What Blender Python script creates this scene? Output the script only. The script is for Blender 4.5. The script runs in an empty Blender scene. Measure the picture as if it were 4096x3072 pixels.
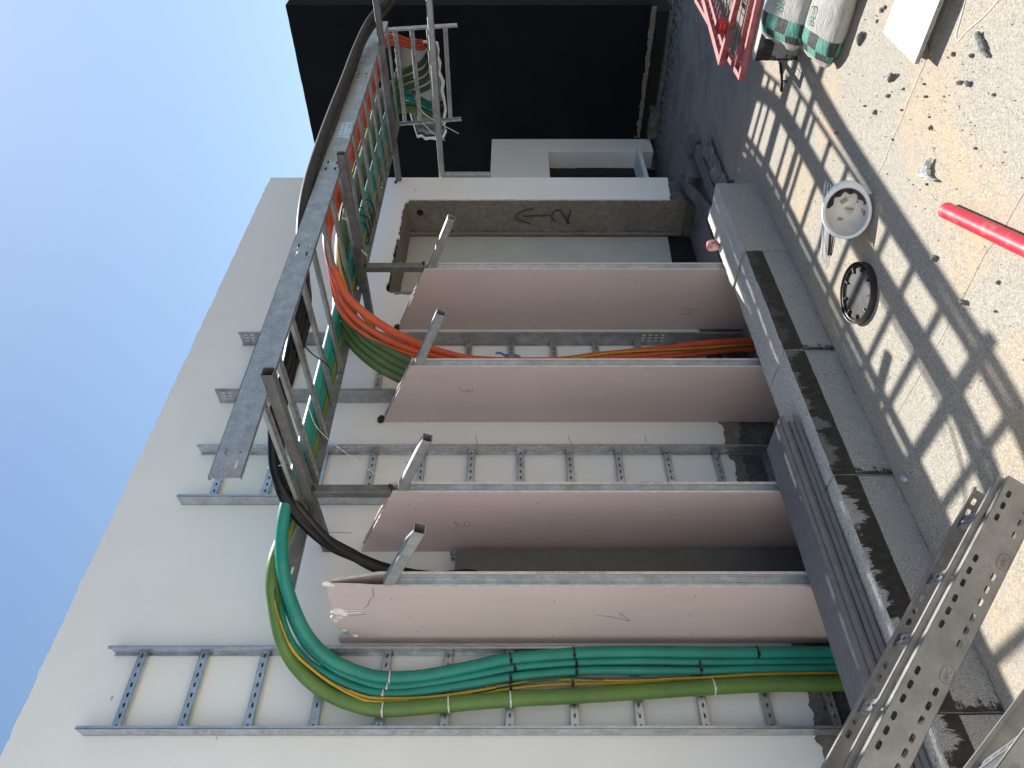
import bpy, math, random
from mathutils import Vector, Matrix, noise
from mathutils.geometry import tessellate_polygon

# ------------------------------------------------------------------ camera, sky, sun
sc = bpy.context.scene
col = sc.collection
TH = math.radians(44.5)
cs, sn = math.cos(TH), math.sin(TH)
cam_d = bpy.data.cameras.new('camera')
cam = bpy.data.objects.new('camera', cam_d)
col.objects.link(cam)
cam_d.sensor_fit = 'HORIZONTAL'
cam_d.sensor_width = 36.0
cam_d.lens = 2841.0 / 4096.0 * 36.0
cam_d.clip_start = 0.05
cam_d.clip_end = 500.0
# the phone was held sideways: the picture's left is the world's up
cam.matrix_world = Matrix(((0, cs, -sn, 0), (0, -sn, -cs, 0), (-1, 0, 0, 1.7), (0, 0, 0, 1)))
sc.camera = cam

SUN = Vector((0.77, 0.148, 1.0)).normalized()
elev = math.asin(SUN.z)
azim = math.atan2(SUN.x, SUN.y)
world = bpy.data.worlds.new('World')
sc.world = world
world.use_nodes = True
wn = world.node_tree
wn.nodes.clear()
sky = wn.nodes.new('ShaderNodeTexSky')
sky.sky_type = 'NISHITA'
sky.sun_disc = False
sky.sun_elevation = elev
sky.sun_rotation = azim
sky.altitude = 0
sky.air_density = 1.5
sky.dust_density = 0.5
sky.ozone_density = 4.0
bg = wn.nodes.new('ShaderNodeBackground')
bg.inputs['Strength'].default_value = 0.062
wo = wn.nodes.new('ShaderNodeOutputWorld')
wn.links.new(sky.outputs[0], bg.inputs[0])
wn.links.new(bg.outputs[0], wo.inputs[0])

sun_d = bpy.data.lights.new('sun', 'SUN')
sun_d.energy = 4.5
sun_d.angle = math.radians(0.53)
sun_d.color = (1.0, 0.955, 0.88)
sun = bpy.data.objects.new('sun', sun_d)
col.objects.link(sun)
sun.rotation_euler = (-SUN).to_track_quat('-Z', 'Y').to_euler()
sun.location = (8, 3, 12)

sc.view_settings.view_transform = 'Standard'
sc.view_settings.look = 'None'
sc.view_settings.gamma = 1.0
sc.view_settings.use_curve_mapping = False
sc.view_settings.exposure = 1.05
sc.render.engine = 'CYCLES'
sc.cycles.max_bounces = 7
sc.cycles.diffuse_bounces = 4
sc.cycles.glossy_bounces = 2

# ------------------------------------------------------------------ helpers
rnd = random.Random(7)


class MB:
    """collects geometry for one mesh object"""
    def __init__(self):
        self.v, self.f, self.mi, self.sm = [], [], [], []

    def face(self, pts, mi=0, smooth=False):
        b = len(self.v)
        self.v += [tuple(p) for p in pts]
        self.f.append(tuple(range(b, b + len(pts))))
        self.mi.append(mi)
        self.sm.append(smooth)

    def idx(self, verts, faces, mi=0, smooth=False):
        b = len(self.v)
        self.v += [tuple(p) for p in verts]
        for f in faces:
            self.f.append(tuple(b + i for i in f))
            self.mi.append(mi)
            self.sm.append(smooth)

    def box(self, x0, x1, y0, y1, z0, z1, mi=0, M=None):
        p = [Vector((x, y, z)) for x in (x0, x1) for y in (y0, y1) for z in (z0, z1)]
        if M is not None:
            p = [M @ q for q in p]
        self.idx(p, [(0, 1, 3, 2), (4, 6, 7, 5), (0, 4, 5, 1), (2, 3, 7, 6), (0, 2, 6, 4), (1, 5, 7, 3)], mi)

    def tube(self, path, r, n=12, mi=0, caps=True, smooth=True):
        path = [Vector(p) for p in path]
        rs = r if isinstance(r, (list, tuple)) else [r] * len(path)
        t0 = (path[1] - path[0]).normalized()
        up = Vector((0, 0, 1)) if abs(t0.z) < 0.9 else Vector((1, 0, 0))
        nrm = t0.cross(up).normalized()
        vs, fs = [], []
        for i, p in enumerate(path):
            if i == 0:
                t = t0
            elif i == len(path) - 1:
                t = (path[i] - path[i - 1]).normalized()
            else:
                t = (path[i + 1] - path[i - 1]).normalized()
            nrm = (nrm - t * nrm.dot(t)).normalized()
            b = t.cross(nrm)
            for k in range(n):
                a = 2 * math.pi * k / n
                vs.append(p + (nrm * math.cos(a) + b * math.sin(a)) * rs[i])
        for i in range(len(path) - 1):
            for k in range(n):
                k2 = (k + 1) % n
                fs.append((i * n + k, i * n + k2, (i + 1) * n + k2, (i + 1) * n + k))
        self.idx(vs, fs, mi, smooth)
        if caps:
            self.face([vs[k] for k in reversed(range(n))], mi)
            self.face([vs[(len(path) - 1) * n + k] for k in range(n)], mi)

    def prism(self, poly, fn, c0, c1, mi=0, mi_side=None, holes=()):
        """extrude a 2D outline (with holes); fn(a, b, c) gives the 3D point"""
        loops = [list(poly)] + [list(h) for h in holes]
        flat = [p for l in loops for p in l]
        tris = tessellate_polygon([[Vector((p[0], p[1], 0)) for p in l] for l in loops])
        self.idx([fn(p[0], p[1], c0) for p in flat], [tuple(t) for t in tris], mi)
        self.idx([fn(p[0], p[1], c1) for p in flat], [tuple(reversed(t)) for t in tris], mi)
        ms = mi if mi_side is None else mi_side
        for l in loops:
            for i in range(len(l)):
                a, b = l[i], l[(i + 1) % len(l)]
                self.face([fn(a[0], a[1], c0), fn(b[0], b[1], c0), fn(b[0], b[1], c1), fn(a[0], a[1], c1)], ms)

    def profile(self, prof, M, L, mi=0, closed=True, caps=False):
        """sweep a 2D profile (a, b) along local x from 0 to L"""
        n = len(prof)
        a = [M @ Vector((0, p[0], p[1])) for p in prof]
        b = [M @ Vector((L, p[0], p[1])) for p in prof]
        for i in range(n if closed else n - 1):
            j = (i + 1) % n
            self.face([a[i], a[j], b[j], b[i]], mi)
        if caps:
            self.face(list(reversed(a)), mi)
            self.face(b, mi)

    def rough_box(self, x0, x1, y0, y1, z0, z1, step=0.03, amp=0.006, freq=9.0, off=(0, 0, 0), mi=0, smooth=True, edge=0.0):
        o = Vector(off)
        lo, hi = Vector((x0, y0, z0)), Vector((x1, y1, z1))

        def disp(p):
            q = (p + o) * freq
            d = noise.noise_vector(q) * amp + noise.noise_vector(q * 3.1) * amp * 0.45
            if edge:
                near = sorted(min(p[i] - lo[i], hi[i] - p[i]) for i in range(3))
                if near[1] < edge * 0.5:
                    c = (lo + hi) / 2
                    s = Vector([(-1 if p[i] > c[i] else 1) if min(p[i] - lo[i], hi[i] - p[i]) < 1e-6 else 0 for i in range(3)])
                    d += s * (abs(noise.noise(q * 1.7)) * edge + edge * 0.35)
            return p + d
        for ax in range(3):
            u, v = (ax + 1) % 3, (ax + 2) % 3
            nu = max(1, int(round((hi[u] - lo[u]) / step)))
            nv = max(1, int(round((hi[v] - lo[v]) / step)))
            for side in (0, 1):
                vs, fs = [], []
                for i in range(nu + 1):
                    for j in range(nv + 1):
                        p = Vector((0, 0, 0))
                        p[ax] = hi[ax] if side else lo[ax]
                        p[u] = lo[u] + (hi[u] - lo[u]) * i / nu
                        p[v] = lo[v] + (hi[v] - lo[v]) * j / nv
                        vs.append(disp(p))
                for i in range(nu):
                    for j in range(nv):
                        q = (i * (nv + 1) + j, (i + 1) * (nv + 1) + j, (i + 1) * (nv + 1) + j + 1, i * (nv + 1) + j + 1)
                        fs.append(q if side else tuple(reversed(q)))
                self.idx(vs, fs, mi, smooth)

    def build(self, name, mats, parent=None, bevel=0.0, origin=None, merge=False):
        me = bpy.data.meshes.new(name)
        v = self.v
        if origin is not None:
            v = [(p[0] - origin[0], p[1] - origin[1], p[2] - origin[2]) for p in v]
        me.from_pydata(v, [], self.f)
        if not isinstance(mats, (list, tuple)):
            mats = [mats]
        for m in mats:
            me.materials.append(m)
        me.polygons.foreach_set('material_index', self.mi)
        me.polygons.foreach_set('use_smooth', self.sm)
        me.validate()
        if merge:
            import bmesh
            bm = bmesh.new()
            bm.from_mesh(me)
            bmesh.ops.remove_doubles(bm, verts=bm.verts, dist=1e-5)
            bmesh.ops.recalc_face_normals(bm, faces=bm.faces)
            bm.to_mesh(me)
            bm.free()
        me.update()
        o = bpy.data.objects.new(name, me)
        col.objects.link(o)
        if origin is not None:
            o.location = origin
        if parent is not None:
            o.parent = parent
        if bevel:
            b = o.modifiers.new('bevel', 'BEVEL')
            b.width = bevel
            b.segments = 2
            b.limit_method = 'ANGLE'
        return o


def tag(o, label, cat, group=None, kind=None):
    if label:
        o['label'] = label
    if cat:
        o['category'] = cat
    if group:
        o['group'] = group
    if kind:
        o['kind'] = kind
    return o


def empty(name, loc, label, cat, group=None):
    o = bpy.data.objects.new(name, None)
    col.objects.link(o)
    o.location = loc
    o.empty_display_size = 0.1
    tag(o, label, cat, group)
    return o


def inst(src, parent=None, M=None, name=None):
    o = src.copy()
    if name:
        o.name = name
    col.objects.link(o)
    o.parent = parent
    if M is not None:
        o.matrix_local = M
    return o


def keep(o, parent):
    """parent an object that is modelled in world coordinates"""
    o.parent = parent
    o.matrix_parent_inverse = Matrix.Translation(parent.location).inverted()
    return o


def smooth_path(pts, per=8):
    P = [Vector(p) for p in pts]
    P = [P[0] * 2 - P[1]] + P + [P[-1] * 2 - P[-2]]
    out = []
    for i in range(1, len(P) - 2):
        a, b, c, d = P[i - 1], P[i], P[i + 1], P[i + 2]
        for k in range(per):
            t = k / per
            out.append(0.5 * ((2 * b) + (c - a) * t + (2 * a - 5 * b + 4 * c - d) * t * t + (3 * b - a - 3 * c + d) * t ** 3))
    out.append(P[-2])
    return out


def ragged(a, b, n, amp, seed, freq=9.0):
    """points from a to b (a included, b left out) wandering sideways"""
    a, b = Vector(a), Vector(b)
    d = b - a
    nrm = Vector((-d.y, d.x)).normalized()
    out = []
    for i in range(n):
        t = i / n
        p = a + d * t
        k = 0.0 if i == 0 else noise.noise(Vector((p.x * freq + seed, p.y * freq, seed))) + 0.8 * noise.noise(Vector((p.x * freq * 3.3 + seed, p.y * freq * 3.3, seed + 5))) + 0.3 * noise.noise(Vector((p.x * freq * 9 + seed, p.y * freq * 9, seed + 9)))
        out.append(tuple(p + nrm * k * amp))
    return out


# ------------------------------------------------------------------ materials
class NT:
    def __init__(self, name):
        self.m = bpy.data.materials.new(name)
        self.m.use_nodes = True
        self.t = self.m.node_tree
        self.b = self.t.nodes['Principled BSDF']

    def n(self, typ, **kw):
        o = self.t.nodes.new(typ)
        for k, v in kw.items():
            setattr(o, k, v)
        return o

    def link(self, a, b):
        self.t.links.new(a, b)

    def coord(self, world=True):
        if world:
            return self.n('ShaderNodeNewGeometry').outputs['Position']
        return self.n('ShaderNodeTexCoord').outputs['Object']

    def scale(self, vec, s):
        o = self.n('ShaderNodeVectorMath', operation='MULTIPLY')
        self.link(vec, o.inputs[0])
        o.inputs[1].default_value = s
        return o.outputs[0]

    def noise(self, vec, scale, detail=4, rough=0.55, dist=0.0):
        o = self.n('ShaderNodeTexNoise')
        self.link(vec, o.inputs['Vector'])
        o.inputs['Scale'].default_value = scale
        o.inputs['Detail'].default_value = detail
        o.inputs['Roughness'].default_value = rough
        o.inputs['Distortion'].default_value = dist
        return o.outputs['Fac']

    def voro(self, vec, scale, out='Distance'):
        o = self.n('ShaderNodeTexVoronoi')
        self.link(vec, o.inputs['Vector'])
        o.inputs['Scale'].default_value = scale
        return o.outputs[out]

    def ramp(self, fac, a, b, ca=(0, 0, 0, 1), cb=(1, 1, 1, 1)):
        o = self.n('ShaderNodeValToRGB')
        o.color_ramp.elements[0].position = a
        o.color_ramp.elements[1].position = b
        o.color_ramp.elements[0].color = ca
        o.color_ramp.elements[1].color = cb
        self.link(fac, o.inputs[0])
        return o.outputs[0]

    def mix(self, fac, a, b, mode='MIX'):
        o = self.n('ShaderNodeMix', data_type='RGBA', blend_type=mode)
        for s, v in ((o.inputs[0], fac), (o.inputs[6], a), (o.inputs[7], b)):
            if hasattr(v, 'is_linked') or hasattr(v, 'links'):
                self.link(v, s)
            else:
                s.default_value = v if not isinstance(v, tuple) else (v if len(v) == 4 else v + (1,))
        return o.outputs[2]

    def math(self, op, a, b=None, c=None, clamp=False):
        o = self.n('ShaderNodeMath', operation=op)
        o.use_clamp = clamp
        for i, v in enumerate((a, b, c)):
            if v is None:
                continue
            if hasattr(v, 'links'):
                self.link(v, o.inputs[i])
            else:
                o.inputs[i].default_value = v
        return o.outputs[0]

    def sep(self, vec):
        o = self.n('ShaderNodeSeparateXYZ')
        self.link(vec, o.inputs[0])
        return o.outputs

    def bump(self, h, strength, dist):
        o = self.n('ShaderNodeBump')
        o.inputs['Strength'].default_value = strength
        o.inputs['Distance'].default_value = dist
        self.link(h, o.inputs['Height'])
        self.link(o.outputs[0], self.b.inputs['Normal'])

    def done(self, colr, rough=0.8, metal=0.0, spec=None):
        for s, v in ((self.b.inputs['Base Color'], colr), (self.b.inputs['Roughness'], rough), (self.b.inputs['Metallic'], metal)):
            if hasattr(v, 'links'):
                self.link(v, s)
            elif isinstance(v, tuple):
                s.default_value = v if len(v) == 4 else v + (1,)
            else:
                s.default_value = v
        if spec is not None:
            self.b.inputs['Specular IOR Level'].default_value = spec
        return self.m


def plain(name, c1, c2=None, scale=8.0, rough=0.7, metal=0.0, bump=0.0, bscale=60.0, bdist=0.002, lo=0.35, hi=0.65, world=True, spec=None, stretch=None):
    t = NT(name)
    v = t.coord(world)
    if stretch:
        v = t.scale(v, stretch)
    c2 = c2 or tuple(x * 0.8 for x in c1)
    c = t.mix(t.ramp(t.noise(v, scale, 6), lo, hi), c1, c2)
    if bump:
        t.bump(t.noise(v, bscale, 3), bump, bdist)
    return t.done(c, rough, metal, spec)


def mat_plaster():
    t = NT('white_plaster')
    v = t.coord()
    c = t.mix(t.ramp(t.noise(v, 1.3, 5), 0.35, 0.7), (0.84, 0.835, 0.815), (0.78, 0.775, 0.757))
    st = t.ramp(t.noise(t.scale(v, (1.0, 1.0, 0.5)), 5.0, 7, 0.7, 1.5), 0.62, 0.8)
    c = t.mix(t.math('MULTIPLY', st, 0.22), c, (0.46, 0.44, 0.41))
    fine = t.ramp(t.noise(v, 90, 2), 0.66, 0.72)
    c = t.mix(t.math('MULTIPLY', fine, 0.10), c, (0.4, 0.4, 0.38))
    t.bump(t.noise(v, 45, 5), 0.12, 0.003)
    return t.done(c, 0.62, 0, 0.35)


def mat_floor():
    t = NT('roof_concrete')
    v = t.coord()
    vo = t.n('ShaderNodeTexVoronoi')
    t.link(v, vo.inputs['Vector'])
    vo.inputs['Scale'].default_value = 165
    grain = t.sep(vo.outputs['Color'])[0]
    c = t.mix(t.ramp(grain, 0.0, 1.0), (0.216, 0.199, 0.168), (0.405, 0.379, 0.328))
    dark = t.ramp(t.noise(v, 190, 3, 0.6), 0.58, 0.66)
    c = t.mix(t.math('MULTIPLY', dark, 0.7), c, (0.13, 0.12, 0.11))
    big = t.ramp(t.noise(v, 1.7, 6, 0.6), 0.35, 0.68)
    c = t.mix(t.math('MULTIPLY', big, 0.45), c, (0.30, 0.283, 0.255))
    # ochre sand trodden over the slab
    o1 = t.ramp(t.noise(t.scale(v, (1.0, 1.35, 1.0)), 1.25, 7, 0.62, 0.6), 0.47, 0.68)
    o2 = t.ramp(t.noise(v, 24, 5, 0.7), 0.34, 0.60)
    sand = t.math('MULTIPLY', o1, o2)
    c = t.mix(t.math('MULTIPLY', sand, 0.72), c, (0.47, 0.325, 0.175))
    # shade beside the dark building painted into the slab colour, plus dark stains
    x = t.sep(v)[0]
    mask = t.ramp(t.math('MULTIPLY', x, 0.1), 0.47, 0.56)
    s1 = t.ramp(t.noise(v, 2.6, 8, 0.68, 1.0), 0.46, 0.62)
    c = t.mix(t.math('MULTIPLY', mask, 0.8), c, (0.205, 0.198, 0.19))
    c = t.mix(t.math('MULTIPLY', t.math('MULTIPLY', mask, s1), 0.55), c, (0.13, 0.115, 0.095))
    # tar splashes along the foot of the dark building
    m2 = t.ramp(t.math('MULTIPLY', x, 0.1), 0.70, 0.79)
    s2 = t.ramp(t.math('ADD', t.noise(v, 16, 8, 0.75), t.math('MULTIPLY', m2, 0.08)), 0.58, 0.61)
    c = t.mix(t.math('MULTIPLY', m2, s2), c, (0.02, 0.019, 0.018))
    h = t.math('ADD', t.math('MULTIPLY', vo.outputs['Distance'], -0.9), t.math('MULTIPLY', t.noise(v, 60, 5), 0.8))
    t.bump(h, 0.5, 0.004)
    return t.done(c, 0.9, 0, 0.25)


def mat_kerb():
    t = NT('kerb_concrete')
    v = t.coord(False)
    xs = t.sep(v)
    x, y, z = xs[0], xs[1], xs[2]
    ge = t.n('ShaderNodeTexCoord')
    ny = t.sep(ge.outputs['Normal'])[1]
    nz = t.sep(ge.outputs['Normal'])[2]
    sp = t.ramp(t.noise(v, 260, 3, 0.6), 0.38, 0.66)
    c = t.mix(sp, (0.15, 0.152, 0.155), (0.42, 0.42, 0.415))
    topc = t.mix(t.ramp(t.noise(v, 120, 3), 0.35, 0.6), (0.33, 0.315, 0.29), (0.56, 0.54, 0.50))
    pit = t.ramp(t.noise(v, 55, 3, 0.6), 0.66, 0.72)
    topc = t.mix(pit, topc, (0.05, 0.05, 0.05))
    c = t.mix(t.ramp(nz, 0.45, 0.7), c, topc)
    # bituminous band brushed along the upper half of the front, thinner and scraped to one end
    oi = t.n('ShaderNodeObjectInfo').outputs['Color']
    k = t.sep(oi)
    edge = t.ramp(t.math('ADD', z, t.math('MULTIPLY', t.noise(v, 70, 2), 0.004)), 0.1655, 0.1675)
    streak = t.math('ADD', t.math('MULTIPLY', t.noise(t.scale(v, (7.0, 7.0, 1.5)), 1.5, 7, 0.7, 0.6), 0.85), t.math('MULTIPLY', t.noise(t.scale(v, (26.0, 26.0, 2.0)), 1.6, 4, 0.65, 0.4), 0.15))
    topfade = t.ramp(t.math('ADD', z, t.math('MULTIPLY', t.math('SUBTRACT', streak, 0.5), 0.42)), 0.243, 0.256)
    scr = t.math('MULTIPLY', topfade, k[1])
    band = t.math('MULTIPLY', edge, t.math('SUBTRACT', 1.0, scr))
    front = t.ramp(t.math('MULTIPLY', ny, -1.0), 0.5, 0.6)
    # smears run down at the joint (local x near 0)
    jn = t.math('ADD', x, t.math('MULTIPLY', t.math('SUBTRACT', t.noise(v, 22, 6, 0.72), 0.5), 0.22))
    smear = t.math('SUBTRACT', 1.0, t.ramp(t.math('ABSOLUTE', jn), 0.022, 0.042))
    spl = t.math('MULTIPLY', t.ramp(t.noise(v, 48, 6, 0.75), 0.60, 0.64), t.math('SUBTRACT', 1.0, t.ramp(t.math('ABSOLUTE', x), 0.05, 0.22)))
    low = t.math('SUBTRACT', 1.0, t.ramp(z, 0.02, 0.05))
    smear = t.math('MAXIMUM', smear, t.math('MULTIPLY', spl, 0.8))
    tar = t.math('MULTIPLY', t.math('MULTIPLY', t.math('MAXIMUM', band, smear), front), k[0], clamp=True)
    tarc = t.mix(t.ramp(t.noise(t.scale(v, (1, 1, 0.4)), 40, 6, 0.7), 0.4, 0.75), (0.016, 0.015, 0.014), (0.05, 0.045, 0.038))
    c = t.mix(tar, c, tarc)
    t.bump(t.noise(v, 130, 4), 0.6, 0.004)
    rough = t.math('SUBTRACT', 0.92, t.math('MULTIPLY', tar, 0.25))
    return t.done(c, rough, 0, 0.3)


def mat_mortar(name='rough_mortar', a=(0.27, 0.245, 0.21), b=(0.17, 0.155, 0.135), sc_=30, bump=0.9, dist=0.008):
    t = NT(name)
    v = t.coord()
    c = t.mix(t.ramp(t.noise(v, sc_, 7, 0.68), 0.36, 0.66), a, b)
    c = t.mix(t.math('MULTIPLY', t.ramp(t.noise(v, 3.2, 4), 0.45, 0.7), 0.4), c, tuple(q * 0.72 for q in b))
    h = t.math('ADD', t.noise(v, 26, 6, 0.7), t.math('MULTIPLY', t.voro(v, 60), 0.5))
    t.bump(h, bump, dist)
    return t.done(c, 0.95, 0, 0.15)


def mat_gypsum():
    t = NT('pink_plasterboard')
    v = t.coord()
    y = t.sep(v)[1]
    c = t.mix(t.ramp(t.noise(t.scale(v, (1, 1, 0.6)), 1.8, 5), 0.35, 0.7), (0.56, 0.465, 0.45), (0.50, 0.415, 0.40))
    sm = t.ramp(t.noise(t.scale(v, (1, 2.2, 0.7)), 4.5, 7, 0.7, 0.8), 0.58, 0.78)
    c = t.mix(t.math('MULTIPLY', sm, 0.25), c, (0.30, 0.25, 0.25))
    # lighter line where the face paper is lapped along the tapered edge
    ln = t.math('SUBTRACT', 1.0, t.ramp(t.math('ABSOLUTE', t.math('SUBTRACT', y, 2.936)), 0.002, 0.006))
    c = t.mix(t.math('MULTIPLY', ln, 0.22), c, (0.62, 0.52, 0.5))
    t.bump(t.noise(v, 220, 2), 0.08, 0.001)
    return t.done(c, 0.82, 0, 0.2)


def mat_galv(name, a, b, rough=0.42, metal=0.75, stain=0.3, stainc=(0.16, 0.13, 0.1)):
    t = NT(name)
    v = t.coord()
    sp = t.voro(v, 130, 'Color')
    g = t.math('ADD', t.math('MULTIPLY', t.sep(sp)[0], 0.45), t.math('MULTIPLY', t.noise(v, 70, 4, 0.6), 0.55))
    c = t.mix(t.ramp(g, 0.25, 0.75), a, b)
    c = t.mix(t.ramp(t.noise(v, 14, 6, 0.6), 0.35, 0.7), c, tuple(q * 0.78 for q in a))
    st = t.ramp(t.noise(v, 5.5, 8, 0.72, 0.7), 0.54, 0.74)
    c = t.mix(t.math('MULTIPLY', st, stain), c, stainc)
    r = t.math('ADD', rough - 0.1, t.math('MULTIPLY', t.noise(v, 20, 5), 0.22))
    m = t.math('SUBTRACT', metal, t.math('MULTIPLY', st, 0.4))
    t.bump(t.noise(v, 90, 3), 0.05, 0.001)
    return t.done(c, r, m)


def mat_cable(name, c1, c2, rough=0.42, dust=0.35):
    t = NT(name)
    v = t.coord()
    c = t.mix(t.ramp(t.noise(v, 7, 5), 0.35, 0.7), c1, c2)
    sc1 = t.ramp(t.noise(t.scale(v, (1, 1, 0.25)), 60, 6, 0.75), 0.60, 0.72)
    c = t.mix(t.math('MULTIPLY', sc1, dust * 0.5), c, (0.5, 0.48, 0.43))
    d = t.ramp(t.noise(v, 11, 6, 0.7), 0.45, 0.75)
    c = t.mix(t.math('MULTIPLY', d, dust * 0.35), c, (0.42, 0.40, 0.35))
    r = t.math('ADD', rough - 0.08, t.math('MULTIPLY', t.noise(v, 30, 4), 0.2))
    return t.done(c, r, 0, 0.4)


PLASTER = mat_plaster()
FLOOR = mat_floor()
KERB = mat_kerb()
MORTAR = mat_mortar()
CORE = mat_mortar('bare_concrete', (0.20, 0.19, 0.175), (0.10, 0.097, 0.092), 17, 1.0, 0.012)
GYP = mat_gypsum()
GYPCORE = plain('gypsum_edge_paper', (0.62, 0.56, 0.53), (0.5, 0.44, 0.42), 30, 0.9, bump=0.3)
GYPWHITE = plain('broken_gypsum', (0.78, 0.76, 0.73), (0.62, 0.58, 0.55), 60, 0.95, bump=0.5, bscale=90)
GALV = mat_galv('galvanised_new', (0.50, 0.53, 0.56), (0.62, 0.65, 0.68), 0.36, 0.8, 0.12)
GALVO = mat_galv('galvanised_weathered', (0.36, 0.37, 0.38), (0.50, 0.52, 0.54), 0.46, 0.65, 0.42, (0.2, 0.17, 0.14))
GALVF = mat_galv('galvanised_dusty', (0.29, 0.288, 0.28), (0.34, 0.337, 0.328), 0.52, 0.5, 0.25, (0.34, 0.29, 0.25))
STUD = mat_galv('stud_steel', (0.38, 0.41, 0.44), (0.50, 0.53, 0.57), 0.45, 0.6, 0.75, (0.23, 0.22, 0.195))
TUBE = mat_galv('tube_steel', (0.15, 0.148, 0.142), (0.22, 0.217, 0.21), 0.5, 0.5, 0.6, (0.09, 0.062, 0.045))
TUBEL = mat_galv('tube_steel_light', (0.36, 0.37, 0.375), (0.47, 0.48, 0.49), 0.45, 0.6, 0.4, (0.25, 0.22, 0.19))
TEAL = mat_cable('cable_teal', (0.013, 0.245, 0.19), (0.011, 0.195, 0.15), 0.40, 0.16)
GREEN = mat_cable('cable_olive_green', (0.105, 0.20, 0.042), (0.08, 0.16, 0.034), 0.45, 0.22)
DGREEN = mat_cable('cable_dark_green', (0.052, 0.112, 0.036), (0.04, 0.088, 0.03), 0.45, 0.35)
ORANGE = mat_cable('cable_orange', (0.60, 0.10, 0.035), (0.48, 0.075, 0.03), 0.45, 0.25)
YELLOW = mat_cable('cable_yellow', (0.50, 0.32, 0.02), (0.42, 0.26, 0.015), 0.45, 0.15)
YGREEN = mat_cable('cable_green_stripe', (0.03, 0.09, 0.03), (0.02, 0.07, 0.025), 0.45, 0.15)
def mat_black():
    t = NT('cable_black_part_dusty')
    v = t.coord()
    x = t.sep(v)[0]
    k = t.ramp(t.math('ADD', t.math('MULTIPLY', x, 0.1), t.math('MULTIPLY', t.noise(v, 6, 5), 0.06)), 0.335, 0.40)
    dst = t.mix(t.ramp(t.noise(v, 16, 6, 0.7), 0.35, 0.7), (0.05, 0.049, 0.048), (0.022, 0.022, 0.024))
    c = t.mix(k, (0.006, 0.006, 0.007), dst)
    r = t.math('ADD', 0.38, t.math('MULTIPLY', k, 0.3))
    return t.done(c, r, 0, 0.25)


BLACKD = mat_black()
BLACK = mat_cable('cable_black', (0.006, 0.006, 0.007), (0.010, 0.010, 0.011), 0.38, 0.06)
DUSTYBLACK = mat_cable('cable_black_dusty', (0.075, 0.075, 0.075), (0.045, 0.045, 0.048), 0.6, 0.5)
TIEW = plain('tie_white_plastic', (0.72, 0.72, 0.70), (0.62, 0.62, 0.6), 20, 0.4)
TIEB = plain('tie_black_plastic', (0.012, 0.012, 0.012), (0.02, 0.02, 0.02), 20, 0.4)
DARK = plain('dark_render', (0.006, 0.0063, 0.009), (0.008, 0.0083, 0.0115), 3.0, 0.9, bump=0.35, bscale=26, bdist=0.004, spec=0.15)
SLATE = plain('slate_grey_board', (0.15, 0.15, 0.16), (0.115, 0.115, 0.125), 26, 0.8, bump=0.25, bscale=150, lo=0.3, hi=0.7)
COVER = plain('painted_grey_sheet', (0.11, 0.114, 0.108), (0.15, 0.154, 0.144), 6, 0.55, lo=0.45, hi=0.75)
SCUFF = plain('scuff', (0.42, 0.41, 0.39), (0.55, 0.54, 0.52), 40, 0.9)
PENCIL = plain('pencil_mark', (0.10, 0.10, 0.10), (0.16, 0.15, 0.15), 40, 0.9)
SPRAY = plain('black_spray_paint', (0.035, 0.033, 0.03), (0.09, 0.085, 0.078), 70, 0.9)
BLUE = plain('blue_spray_paint', (0.05, 0.19, 0.42), (0.14, 0.28, 0.46), 40, 0.8)
RUST = plain('rusted_weld', (0.06, 0.032, 0.018), (0.025, 0.02, 0.016), 60, 0.9, bump=0.6)
SCREW = plain('dark_screw', (0.015, 0.013, 0.012), None, 20, 0.6)
BOLT = plain('zinc_bolt', (0.55, 0.56, 0.58), (0.4, 0.41, 0.43), 60, 0.35, 0.9)
INNER = plain('inner_lining_board', (0.62, 0.62, 0.60), (0.54, 0.54, 0.52), 4, 0.85)
BACKP = plain('recess_back_panel', (0.52, 0.53, 0.50), (0.46, 0.465, 0.44), 2.5, 0.8)
RED = plain('red_plastic_pipe', (0.47, 0.022, 0.045), (0.46, 0.17, 0.15), 30, 0.42, lo=0.52, hi=0.82)
REDPAINT = plain('faded_red_paint', (0.40, 0.11, 0.11), (0.24, 0.05, 0.052), 22, 0.6, lo=0.35, hi=0.7)
REDDISC = plain('bright_red_plastic', (0.52, 0.025, 0.02), (0.44, 0.02, 0.018), 20, 0.4)
WIRE = plain('mesh_wire', (0.10, 0.05, 0.045), (0.16, 0.07, 0.06), 30, 0.6)
WHITEB = plain('white_board', (0.43, 0.455, 0.48), (0.40, 0.425, 0.45), 4, 0.7)
BOARDEDGE = plain('board_core', (0.28, 0.27, 0.25), (0.18, 0.17, 0.16), 80, 0.9, bump=0.4)
STONE = plain('grey_stone', (0.20, 0.195, 0.185), (0.11, 0.105, 0.10), 40, 0.95, bump=0.7, bscale=70, bdist=0.004, world=False)
SHELL = plain('helmet_shell', (0.68, 0.685, 0.69), (0.58, 0.585, 0.59), 14, 0.38, lo=0.45, hi=0.8)
HINNER = plain('helmet_inside', (0.74, 0.72, 0.68), (0.52, 0.45, 0.35), 16, 0.5, lo=0.5, hi=0.85)  # light through the shell put into a paler inside colour
LIDTOP = plain('lid_inside_dusty', (0.06, 0.06, 0.06), (0.115, 0.11, 0.105), 11, 0.38, lo=0.35, hi=0.75)
LIDRIM = plain('lid_rim_black', (0.012, 0.012, 0.012), (0.022, 0.022, 0.022), 30, 0.4)
FOIL = plain('crumpled_film', (0.62, 0.62, 0.60), (0.34, 0.34, 0.34), 60, 0.35, 0.2)
WOOD = plain('brown_plank', (0.13, 0.075, 0.04), (0.085, 0.05, 0.028), 18, 0.85, stretch=(1, 6, 6))
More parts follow.
